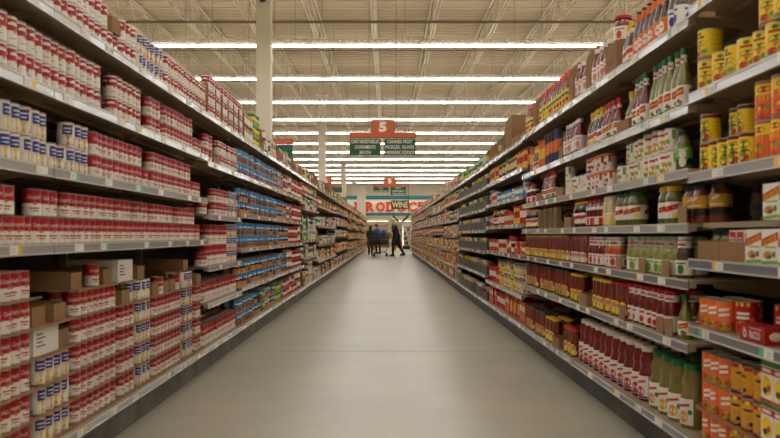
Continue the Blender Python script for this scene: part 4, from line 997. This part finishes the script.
# strip lights
lamp = M('lamp_tube', (250, 250, 250), .5, emit=11.0); lampu = M('uplight_strip', (252, 248, 242), .5, emit=11.0)
houm = M('lamp_housing', (200, 192, 178), .45); lvm = M('louver_grey', (120, 116, 108), .5)
LH = CH + 4.2; DZ = 3.65; LEN = 2.44
def tube_mb():
    m = MB(); m.box(.02, LEN - .02, -.09, .09, -.014, .002, lamp)
    return m
def upl():
    m = MB(); m.poly([(.03, -.075, .0145), (LEN - .03, -.075, .0145), (LEN - .03, .075, .0145), (.03, .075, .0145)], lampu); return m
def hous():
    m = MB(); m.box(.004, LEN - .004, -.014, .014, .0155, .06, houm); m.box(.004, LEN - .004, -.09, .09, .0025, .0135, houm)     # tray that carries the uplight strip
    for yy in (-.09, .084): m.box(.004, LEN - .004, yy, yy + .006, .0135, .03, houm)
    for x in (.004, LEN - .019): m.box(x, x + .015, -.095, .095, -.018, .02, houm)
    return m
def louv():
    m = MB(); k = 17
    for q in range(k):
        x = .02 + q * (LEN - .04) / k
        m.box(x, x + .085, -.004, .004, .075, .13, lvm)
    m.box(.004, LEN - .004, -.006, .006, .13, .142, lvm); m.box(.004, LEN - .004, -.006, .006, .0601, .075, lvm)
    return m
def wires():
    m = MB(); m.tube([(0, 0, .142), (0, 0, JB - LH)], .005, gm, 5)
    return m
me_u = upl().mesh('uplight'); me_t, me_h, me_l, me_w = tube_mb().mesh('diffuser'), hous().mesh('housing'), louv().mesh('slotted_rail'), wires().mesh('hanger')
for k in range(-6, 13):
    y = DZ * (4.62 + k)
    if k == 12: y = 61.5
    nn = 10 if k < 2 else 8
    rn = 'row %d' % (k + 1)
    for q in range(nn):
        x = -LEN * nn / 2 + q * LEN + .7
        r = link('strip_light', None, None, (x, y, LH))
        where = ordw(k + 1) + ' row in view' if k >= 0 else ordw(-k) + ' row overhead behind the view'
        tag(r, 'white hanging strip light, %s, %s from the left' % (where, ordw(q + 1)), 'strip light', 'hanging strip lights')
        child('diffuser', me_t, r); child('uplight', me_u, r); child('housing', me_h, r); child('slotted_rail', me_l, r); child('hanger', me_w, r, (.3, 0, 0)); child('hanger', me_w, r, (LEN - .3, 0, 0))

# ------------------------------------------------------------------ signs
so = M('sign_orange', (214, 98, 50), .5); sg = M('sign_green', (34, 92, 66), .5); sw = M('sign_white', (240, 234, 220), .5); sdk = M('sign_edge', (28, 62, 46), .5)
def aisle_sign(cx, y, s, lab, num, lt, rtx, flip=1):
    # s: metres per photo pixel on the nearest sign; drawn about the middle of the orange bar
    r = link('aisle_sign', None, None, (cx, y, 0)); tag(r, lab, 'sign', 'hanging aisle signs')
    Z = lambda py: CH + (VY - py) / F * 16.5 * s
    W = lambda px: (px - 383) / F * 16.5 * s
    m = MB(); m.box(W(350.2), W(415.8), -.03, .03, Z(137.6), Z(133.2), so); m.box(W(349.8), W(416.2), -.026, .035, Z(138.1), Z(132.8), sdk); obj('header_bar', m, r)
    m = MB(); m.box(W(372), W(394), -.034, .03, Z(133.2), Z(120.4), so); m.box(W(371.4), W(394.6), -.026, .04, Z(133), Z(119.8), sdk)
    t = obj('number_panel', m, r); m = MB()
    m.ftext(num, (0, -.0365, (Z(127) )), (1,0,0), (0,0,1), (Z(122.6) - Z(131.4)) * 1.42, sw, 0, wid=W(388) - W(380) if len(num) == 1 else None, bold=.06); obj('numeral', m, t)
    for x in (369.2, 396.4):
        m = MB(); m.tube([(W(x - 1.6), 0, Z(132.8)), (W(x), 0, Z(128.6)), (W(x + 1.6), 0, Z(132.8))], .012 * s, sw, 6); obj('bracket', m, r); m = MB(); m.tube([(W(x), 0, Z(128.4)), (W(x), 0, JB)], .006, gm, 5); obj('wire', m, r)
    for (x0, x1), tx in (((349.8, 380.8), lt), ((384.4, 415.6), rtx)):
        for q, t in enumerate(tx):
            z1, z0 = Z(139.2 + q * 5.35), Z(144.25 + q * 5.35)
            m = MB(); m.box(W(x0), W(x1), -.015, .015, z0, z1, sg); p = obj('name_plate', m, r)
            if t:
                m = MB(); full = W(x1) - W(x0); wd = min(full * .92, full * .064 * len(t) + .02)
                m.ftext(t, (W((x0 + x1) / 2), -.0165, (z0 + z1) / 2), (1,0,0), (0,0,1), (z1 - z0) * .92, sw, 0, wid=wd, bold=.012); obj('lettering', m, p)
        m = MB(); m.box(W(x0), W(x1), .0155, .022, Z(139.2 + 5.35 * len(tx) - .3), Z(139.2), sdk)
        for x in (x0 + 4, x1 - 4): m.box(W(x) - .008, W(x) + .008, -.008, .008, Z(139.3 + 5.35 * len(tx) - 1), Z(137), sdk)
        obj('bracket', m, r)
aisle_sign(-.09, 16.5, 1.0, 'nearer orange and green aisle 5 sign above the aisle', '5', ['CAN VEGETABLES', 'CONDIMENTS', 'BROTH'], ['CANNED FRUIT', 'PICKLES, OLIVES', 'HISPANIC FOODS'])
aisle_sign(.12, 33.2, 1.0, 'farther orange and green aisle 5 sign, small over the aisle', '5', ['SOUP', 'CAN VEGETABLES'], ['PASTA', 'CANNED MEATS', 'TUNA, SAUCES'])
aisle_sign(-2.68, 33.2, 1.0, 'small neighbouring aisle sign left of the farther aisle 5 sign', '6', ['', ''], ['', ''])
aisle_sign(-2.9, 17.6, 1.0, 'aisle sign half hidden behind the nearest column and left shelves', '6', ['', '', ''], ['', '', ''])
# produce sign on the back wall
teal = M('teal_band', (30, 112, 118), .55); pw = M('board_white', (232, 226, 214), .6); pol = M('letter_orange', (226, 84, 22), .5)
YS = 58.0; Zs = lambda py, y=YS: CH + (VY - py) / F * y; Xs = lambda px, y=YS: (px - VX) / F * y
r = link('produce_sign', None, None, (0, YS, 0)); tag(r, 'long white wall sign with orange PRODUCE letters and teal bands', 'sign')
m = MB(); m.box(-5.5, 5.5, 0, .3, Zs(212.8), Zs(199.4), pw); obj('board', m, r)
for za, zb in ((199.4, 195.8), (215.6, 212.8)):
    m = MB(); m.box(-5.5, 5.5, -.03, .3, Zs(za), Zs(zb), teal); obj('teal_band', m, r)
for ch, px in zip('PRODUCE', (359.4, 370, 380.5, 391, 401.4, 412, 422.6)):
    vs, fs = text_geo(ch, 0, .055); w = max(v[0] for v in vs); hh = (Zs(202) - Zs(211.2)); sc = hh / .73
    m = MB(); tgt = Xs(VX + 9.5); kx = tgt / w
    for d in (-.06,):
        b0_ = len(m.v)
        for x, yv in vs: m.v.append((Xs(px) + (x - w/2) * kx, d, Zs(211.2) + yv * sc))
        for f in fs: m.face([b0_ + i for i in f], pol)
    # slab serifs and depth
    if ch in 'PRD': 
        for zz in (0, .66): m.box(Xs(px) - tgt*.62, Xs(px) - tgt*.1, -.06, -.001, Zs(211.2) + zz*sc, Zs(211.2) + (zz + .07)*sc, pol)
    e = len(m.v)
    for f in list(fs):
        n = len(f)
        for i in range(n):
            a, c = f[i], f[(i + 1) % n]; pa, pc = m.v[a], m.v[c]
            m.poly([pa, pc, (pc[0], -.001, pc[2]), (pa[0], -.001, pa[2])], pol)
    obj('letter', m, r)
r = link('boxed_pillar', None, None, (Xs(361.2, 56.5), 56.5, 0)); tag(r, 'wide white boxed pillar standing before the produce sign', 'pillar')
m = MB(); m.box(-.32, .32, 0, .4, 0, Zs(186, 56.5), pm); obj('shaft', m, r)
m = MB(); m.box(-.38, .38, -.05, .45, 0, .12, dgry); obj('plinth', m, r)
# hanging wine sign
r = link('wine_sign', None, None, (Xs(400, 44), 44, 0)); tag(r, 'small dark hanging WINE sign in front of the produce letters', 'sign')
Zw = lambda py: CH + (VY - py) / F * 44
hw = 9.0 / F * 44
m = MB(); m.box(-hw, hw, -.02, .02, Zw(208.8), Zw(200.4), M('wine_board', (58, 52, 40), .6)); bd = obj('board', m, r)
m = MB(); m.ftext('WINE', (0, -.022, Zw(204.6)), (1,0,0), (0,0,1), (Zw(201.6) - Zw(207.7)) * 1.35, M('wine_letter', (226, 206, 160), .5), 0, wid=hw*1.8, bold=.03); obj('lettering', m, bd)
for x in (-hw*.9, hw*.9):
    m = MB(); m.tube([(x, 0, Zw(200.4)), (x, 0, JB)], .008, gm, 5); obj('hanger', m, r)
# ------------------------------------------------------------------ produce department past the end of the aisle
casem = M('case_white', (226, 220, 206), .5); wood = M('produce_wood', (150, 108, 66), .6, noise=.2, nscale=6)
lit = M('case_lamp', (255, 240, 214), .5, emit=2.2)
def prod_mat(n, c1, c2): 
    m = M(n, c1, .5, noise=.0); nt = m.node_tree; bs = nt.nodes['Principled BSDF']; tc = nt.nodes.new('ShaderNodeTexCoord'); v = nt.nodes.new('ShaderNodeTexVoronoi'); v.inputs['Scale'].default_value = 11
    rr = nt.nodes.new('ShaderNodeValToRGB'); rr.color_ramp.elements[0].color = (*[lin(c) for c in c1], 1); rr.color_ramp.elements[1].color = (*[lin(c) for c in c2], 1)
    nt.links.new(tc.outputs['Object'], v.inputs['Vector']); nt.links.new(v.outputs['Color'], rr.inputs['Fac']); nt.links.new(rr.outputs['Color'], bs.inputs['Base Color']); return m
pmats = [prod_mat('apples', (190, 50, 36), (226, 150, 60)), prod_mat('greens', (60, 110, 44), (140, 170, 70)), prod_mat('citrus', (230, 150, 30), (240, 200, 60)), prod_mat('roots', (150, 100, 60), (210, 170, 120))]
for c, x0 in enumerate((-5.2, -2.4, .4, 3.2)):
    w = 2.6
    r = link('produce_case', None, None, (x0, 57.0, 0)); tag(r, 'white open produce case far beyond the aisle, %s from the left' % ordw(c + 1), 'produce case', 'open produce cases under the produce sign')
    m = MB(); m.box(0, w, .75, .85, 0, 2.15, casem); m.box(0, w, 0, .75, 0, .45, wood); m.box(0, .05, 0, .75, .45, 2.15, casem); m.box(w - .05, w, 0, .75, .45, 2.15, casem); m.box(.05, w - .05, .1, .75, 2.0, 2.15, casem); obj('cabinet', m, r)
    m = MB(); m.box(.1, w - .1, .16, .24, 1.97, 1.999, lit); obj('case_lamp', m, r)
    for q, z in enumerate((.8, 1.2, 1.6)):
        m = MB(); m.box(.051, w - .051, .15 + .1*q, .749, z, z + .03, casem); obj('shelf', m, r)
    for q, z in enumerate((.4505, .8305, 1.2305, 1.6305)):
        m = MB(); rr = random.Random(c * 7 + q)
        for _ in range(90):
            R_0 = .055; x, y = rr.uniform(.15, w - .15), rr.uniform(.1 + .1*q + .06, .66)
            m.lathe([(0, z), (R_0*.8, z + .02), (R_0, z + .055), (R_0*.75, z + .1), (0, z + .11)], pmats[(c + q) % 4], 7, True, cx=x, cy=y)
        o = obj('loose_produce', m); o.location = (x0, 57.0, 0); tag(o, 'loose produce heaped on the %s shelf of the %s produce case' % (ordw(4 - q), ordw(c + 1)), 'produce', None, 'stuff')
# upright cooler seen at the right end of the aisle
r = link('drink_cooler', None, None, (1.0, 50, 0)); tag(r, 'white upright cooler with bright shelves past the right shelves', 'cooler')
m = MB(); w = .56
m.box(0, w, .5, .55, 0, 1.7, casem); m.box(0, .04, 0, .5, 0, 1.7, casem); m.box(w - .04, w, 0, .5, 0, 1.7, casem); m.box(.04, w - .04, 0, .5, 1.5, 1.7, casem); m.box(.04, w - .04, 0, .5, 0, .22, blk); obj('cabinet', m, r)
m = MB(); m.box(.045, .07, .03, .05, .25, 1.48, lit); obj('case_lamp', m, r)
for q in range(4):
    m = MB(); m.box(.041, w - .041, .05, .499, .3 + .3*q, .32 + .3*q, casem); obj('shelf', m, r)
for q in range(4):
    for k in range(5):
        m = MB(); m.lathe([(0, 0), (.04, 0), (.04, .15), (.018, .2), (.018, .23), (0, .23)], [pwhite, pred, pgrn, pblue, creamy][(q + k) % 5], 10)
        o = obj('drink_bottle', m); o.location = (1.09 + .095 * k, 50.14, .3205 + .3*q); tag(o, '%s drink bottle, %s from left on the %s cooler shelf' % (['white', 'red', 'green', 'blue', 'cream'][(q + k) % 5], ordw(k + 1), ordw(4 - q)), 'bottle', 'bottles in the far cooler')
# produce display table behind the shoppers
r = link('display_table', None, None, (-.15, 47, 0)); tag(r, 'tan slatted produce table beyond the shoppers', 'display table')
m = MB(); m.box(-.75, .75, 0, .9, .85, .92, wood); m.box(-.75, .75, -.02, 0, .7, 1.0, wood); obj('tabletop', m, r)
for sx in (-.7, .62):
    for sy in (.02, .78): m = MB(); m.box(sx, sx + .08, sy, sy + .08, 0, .85, wood); obj('leg', m, r)
m = MB(); rr = random.Random(4)
for _ in range(70): 
    x, y = rr.uniform(-.66, .66), rr.uniform(.1, .8); m.lathe([(0, .9208), (.05, .94), (.06, .98), (.04, 1.03), (0, 1.04)], rr.choice(pmats[:3]), 7, True, cx=x, cy=y)
o = obj('loose_produce', m); o.location = (-.15, 47, 0); tag(o, 'loose fruit heaped on the tan produce table', 'produce', None, 'stuff')
# two dark sloping arms under the sign
for q, (xa, ya, xb, yb) in enumerate(((393.2, 216, 398.4, 221.6), (408.4, 215.6, 402.4, 221.6))):
    y = 55.0; m = MB(); P0 = Vector((Xs(xa, y), 0, Zs(ya, y))); P1 = Vector((Xs(xb, y), 0, Zs(yb, y)))
    m.tube([P0, P1], .07, blk, 8); m.tube([P0, (P0.x, 0, JB)], .012, blk, 6)
    o = obj('sloping_arm', m); o.location = (0, y, 0); tag(o, 'dark sloping arm hung under the produce sign, %s one' % ('left' if q == 0 else 'right'), 'hanging arm', 'dark arms under the produce sign')

# ------------------------------------------------------------------ shoppers and cart
skin = M('skin', (214, 164, 134), .55); blond = M('blond_hair', (228, 202, 154), .6); dhair = M('dark_hair', (40, 28, 22), .6); coatm = M('coat_black', (20, 19, 21), .7); trm = M('trouser_black', (26, 25, 28), .7); shoem = M('shoe_black', (18, 17, 17), .4); bluem = M('shirt_blue', (38, 76, 150), .7); tanm = M('skirt_tan', (132, 98, 66), .7); jackm = M('jacket_dark', (34, 34, 42), .7)
def skin_body(J, E, mat):
    me = bpy.data.meshes.new('body'); names = list(J); me.from_pydata([J[n][0] for n in names], [(names.index(a), names.index(b)) for a, b in E], [])
    o = bpy.data.objects.new('body', me); C.objects.link(o)
    md = o.modifiers.new('skin', 'SKIN'); o.modifiers.new('sub', 'SUBSURF').levels = 1
    if not me.skin_vertices: 
        me.attributes.new if False else None
    for i, n in enumerate(names):
        me.skin_vertices[0].data[i].radius = (J[n][1], J[n][1] if len(J[n]) < 3 else J[n][2]); me.skin_vertices[0].data[i].use_root = (n == 'pelvis')
    dg = bpy.context.evaluated_depsgraph_get(); dg.update()
    nm = bpy.data.meshes.new_from_object(o.evaluated_get(dg)); bpy.data.objects.remove(o)
    nm.name = 'body'; nm.materials.clear(); nm.materials.append(mat)
    nm.polygons.foreach_set('use_smooth', [True] * len(nm.polygons)); return nm
def person(loc, face, label, H=1.0, front=(.17, .28), back=(-.1, -.3), arms=((.12, 1.16), (.34, 1.08)), hair=dhair, longhair=False, top=coatm, hem=.5, hemr=.24, skirt=None, tilt=0.0, sp=.16):
    J = {'pelvis': ((0,0,.92), .13, .11), 'waist': ((tilt*.3,0,1.08), .115), 'chest': ((tilt*.8,0,1.3), .135), 'neck0': ((tilt + .01,0,1.44), .065), 'neck': ((tilt + .03,0,1.5), .05), 'head1': ((tilt + .05,0,1.555), .072), 'head2': ((tilt + .05,0,1.61), .082), 'head3': ((tilt + .035,0,1.665), .055),
         'nose0': ((tilt + .125,0,1.59), .016), 'nose': ((tilt + .148,0,1.58), .011)}
    E = [('pelvis','waist'),('waist','chest'),('chest','neck0'),('neck0','neck'),('neck','head1'),('head1','head2'),('head2','head3'),('head2','nose0'),('nose0','nose')]
    A = {}
    for s, nm in ((1, 'l'), (-1, 'r')):
        ex, ez = arms[0]; wx, wz = arms[1]
        J['sh'+nm] = ((tilt, s*.165, 1.4), .055); J['el'+nm] = ((tilt + ex, s*.2, ez), .042); J['wr'+nm] = ((tilt + wx, s*sp, wz), .027); J['pa'+nm] = ((tilt + wx + .06, s*sp, wz - .005), .03, .018)
        E += [('chest','sh'+nm),('sh'+nm,'el'+nm),('el'+nm,'wr'+nm),('wr'+nm,'pa'+nm)]
        for q, (oy, ln) in enumerate(((-.027, .07), (-.009, .08), (.009, .075), (.026, .06))):
            b = 'f%d%s' % (q, nm); J[b+'a'] = ((tilt + wx + .095, s*sp + oy, wz - .005), .0095); J[b+'b'] = ((tilt + wx + .095 + ln*.5, s*sp + oy, wz - .02), .009); J[b+'c'] = ((tilt + wx + .095 + ln*.6, s*sp + oy, wz - .02 - ln*.45), .008)
            E += [('pa'+nm, b+'a'), (b+'a', b+'b'), (b+'b', b+'c')]
        J['ta'+nm] = ((tilt + wx + .05, s*sp - s*.04, wz - .005), .011); J['tb'+nm] = ((tilt + wx + .085, s*sp - s*.055, wz - .02), .009); E += [('pa'+nm,'ta'+nm),('ta'+nm,'tb'+nm)]
        kx, ax = front if s > 0 else back; az = .1 if s > 0 else (.1 if abs(ax) < .15 else .15)
        J['hip'+nm] = ((0, s*.09, .88), .095); J['kn'+nm] = ((kx, s*.09, .5), .062); J['an'+nm] = ((ax, s*.085, az), .042); J['to'+nm] = ((ax + .13, s*.09, .045), .036)
        E += [('pelvis','hip'+nm),('hip'+nm,'kn'+nm),('kn'+nm,'an'+nm),('an'+nm,'to'+nm)]
        A[s] = J['sh'+nm][0], J['el'+nm][0], J['wr'+nm][0], J['hip'+nm][0], J['kn'+nm][0], J['an'+nm][0], J['to'+nm][0]
    r = link('person', None, None, loc, face); r.scale = (H, H, H); tag(r, label, 'person')
    child('body', skin_body(J, E, skin), r)
    m = MB(); hx = tilt + .03
    rings = [(hx - .01, 0, 1.60, .098, .095), (hx - .012, 0, 1.65, .096, .094), (hx - .01, 0, 1.70, .07, .075), (hx - .005, 0, 1.72, .03, .03)]
    if longhair: rings = [(hx - .06, 0, 1.36, .06, .1), (hx - .05, 0, 1.48, .07, .1), (hx - .03, 0, 1.56, .08, .1)] + rings
    else: rings = [(hx - .035, 0, 1.53, .06, .075), (hx - .025, 0, 1.57, .083, .09)] + rings
    m.loft(rings, hair, 14); obj('hair', m, r)
    for s in (1, -1):
        m = MB(); ex, ey, ez = tilt + .128, s*.032, 1.607; m.lathe([(0, ez - .009), (.009, ez), (0, ez + .009)], blk, 8, True, cx=ex, cy=ey); obj('eye', m, r)
    m = MB(); t = tilt
    z0 = hem; sw_ = (front[0] + back[0]) / 2 * .6
    if z0 < .8: base = [(sw_, 0, z0, hemr, .2), (sw_*.5, 0, (z0 + .9)/2, hemr*.85, .19), (0, 0, .9, .17, .185)]
    else: base = [(0, 0, z0, .16, .18)]
    m.loft(base + [(t*.3, 0, 1.08, .145, .165), (t*.8, 0, 1.28, .155, .185), (t, 0, 1.4, .12, .19), (t + .005, 0, 1.46, .075, .09)], top, 16)
    for s in (1, -1): m.tube([A[s][0], A[s][1], A[s][2]], [.068, .056, .043], top, 10)
    obj('coat' if z0 < .8 else 'jacket', m, r)
    m = MB()
    for s in (1, -1): m.tube([(A[s][3][0], A[s][3][1], .9), A[s][4], A[s][5]], [.105, .075, .056], trm, 10)
    obj('trousers', m, r)
    if skirt: m = MB(); m.loft([(0, 0, .52, .19, .21), (0, 0, .75, .18, .2), (0, 0, 1.0, .15, .175)], skirt, 16); obj('skirt', m, r)
    for s in (1, -1):
        ax, ay, az = A[s][5]; m = MB(); tz = max(0, az - .1)
        m.loft([(ax + .05, ay, tz*.5, .135, .046), (ax + .05, ay, .03 + tz*.6, .138, .048), (ax + .03, ay, .07 + tz*.8, .10, .045), (ax + .0, ay, .12 + tz, .056, .05)], shoem, 12); obj('shoe', m, r)
    return r
person((.43, 34.3, 0), PI, 'blond woman in long black coat striding left behind a shopping cart', 1.0, (.16, .16), (-.1, -.32), ((.02, 1.17), (.1, 1.1)), blond, False, coatm, .5, .24, None, .1)
person((-.80, 36.6, 0), PI/2, 'shorter dark-haired person in dark jacket and tan skirt by cart front', .83, (.05, .06), (-.02, -.06), ((.05, 1.12), (.16, .98)), dhair, True, jackm, .9, .2, tanm)
person((-.46, 39.0, 0), PI * .8, 'person in blue jacket bending forward behind the shopping cart', .9, (.06, .05), (-.04, -.08), ((.16, 1.14), (.36, 1.02)), M('brown_hair', (86, 56, 36), .6), False, bluem, .88, .2, None, .08)
# shopping cart, heading left
ct = M('cart_plastic', (46, 48, 47), .6); rub = M('rubber', (22, 22, 22), .7)
r = link('shopping_cart', None, None, (-.25, 34.3, 0), PI); tag(r, 'dark grey wire shopping cart pushed by the blond woman', 'shopping cart')
# local +X is the nose of the cart; handle at the rear
m = MB(); zt0, zt1, zb = 1.06, .98, .52
def P_(u, v, h):   # u along 0..1, v across -1..1, h 0 bottom..1 rim
    x = (-.36 + .06 * (1 - h)) * (1 - u) + (.60 - .08 * (1 - h)) * u; wdt = (.29 - .05 * u) * (.86 + .14 * h)
    return (x, v * wdt, zb + h * ((zt0 * (1 - u) + zt1 * u) - zb))
for v in (-1, 1):
    for k in range(20): m.tube([P_(k/19, v, 0), P_(k/19, v, 1)], .018, ct, 6)
    for k in range(6): m.tube([P_(0, v, k/5), P_(1, v, k/5)], .022 if k in (0, 5) else .016, ct, 6)
for u in (0, 1):
    for k in range(9): m.tube([P_(u, -1 + k/4, 0), P_(u, -1 + k/4, 1)], .014, ct, 6)
    for k in range(6): m.tube([P_(u, -1, k/5), P_(u, 1, k/5)], .014, ct, 6)
for k in range(9): m.tube([P_(0, -1 + k/4, 0), P_(1, -1 + k/4, 0)], .012, ct, 6)
for k in range(12): m.tube([P_(k/11, -1, 0), P_(k/11, 1, 0)], .012, ct, 6)
obj('basket', m, r)
m = MB()
for v in (-1, 1):
    m.tube([(-.46, v*.27, 1.04), (-.36, v*.28, .98), (-.3, v*.26, .55), (-.22, v*.25, .2), (.36, v*.2, .16)], .013, ct, 7); m.tube([(-.3, v*.26, .55), (.4, v*.2, .53)], .011, ct, 7); m.tube([(.36, v*.2, .16), (.36, v*.2, .1)], .012, ct, 6); m.tube([(-.22, v*.25, .2), (-.22, v*.25, .1)], .012, ct, 6)
m.tube([(.36, -.2, .16), (.36, .2, .16)], .012, ct, 6); m.tube([(-.22, -.25, .2), (-.22, .25, .2)], .012, ct, 6)
obj('frame', m, r)
m = MB(); m.box(-.31, .08, -.19, .19, .80, .815, ct); m.box(.08, .095, -.19, .19, .8, .98, ct); obj('child_seat', m, r)
m = MB(); m.tube([(-.46, -.28, 1.04), (-.46, .28, 1.04)], .018, blk, 8); obj('handle', m, r)
m = MB(); [m.tube([(-.2, -.22 + k*.055, .19), (.34, -.18 + k*.045, .165)], .005, ct, 5) for k in range(9)]; obj('lower_tray', m, r)
for x, v in ((.34, .2), (.34, -.2), (-.24, .25), (-.24, -.25)):
    m = MB(); m.lathe([(0, -.014), (.055, -.014), (.062, -.008), (.062, .008), (.055, .014), (0, .014)], rub, 16); w_ = m
    w_.v = [(x + a, v + c, .062 + b_) for a, b_, c in w_.v]; o = obj('wheel', w_, r)
    m = MB(); m.box(x - .015, x + .015, v - .026, v - .018, .05, .14, ct); m.box(x - .015, x + .015, v + .018, v + .026, .05, .14, ct); m.box(x - .015, x + .015, v - .026, v + .026, .12, .14, ct); obj('fork', m, o)
m = MB(); m.loft([(0, 0, 0, .10, .15), (0, 0, .08, .115, .17), (0, 0, .3, .11, .16), (0, 0, .36, .08, .11), (0, 0, .4, .03, .04)], bluem, 14)
o = obj('shopping_bag', m); o.location = (-.155, 34.3, .8155); tag(o, 'bright blue bag standing in the shopping cart basket', 'bag')

# ------------------------------------------------------------------ camera and view
cam = bpy.data.cameras.new('camera'); co = bpy.data.objects.new('camera', cam); C.objects.link(co)
co.location = (0, 0, CH); co.rotation_euler = (PI / 2, 0, 0)
cam.sensor_width = 36; cam.lens = 35; cam.sensor_fit = 'HORIZONTAL'
cam.shift_x = (390 - VX) / 780; cam.shift_y = (VY - 219) / 780
cam.clip_start = .05; cam.clip_end = 200
cam.dof.use_dof = True; cam.dof.focus_distance = 11.0; cam.dof.aperture_fstop = 4.5
sc = bpy.context.scene; sc.camera = co
w = bpy.data.worlds.new('store_air'); w.use_nodes = True; w.node_tree.nodes['Background'].inputs['Strength'].default_value = 0.0; sc.world = w
vs = sc.view_settings; vs.view_transform = 'Standard'; vs.look = 'None'; vs.gamma = 1; vs.use_curve_mapping = False; vs.exposure = 0.45
sc.cycles.use_denoising = True; sc.cycles.max_bounces = 8; sc.cycles.diffuse_bounces = 5; sc.cycles.sample_clamp_indirect = 6
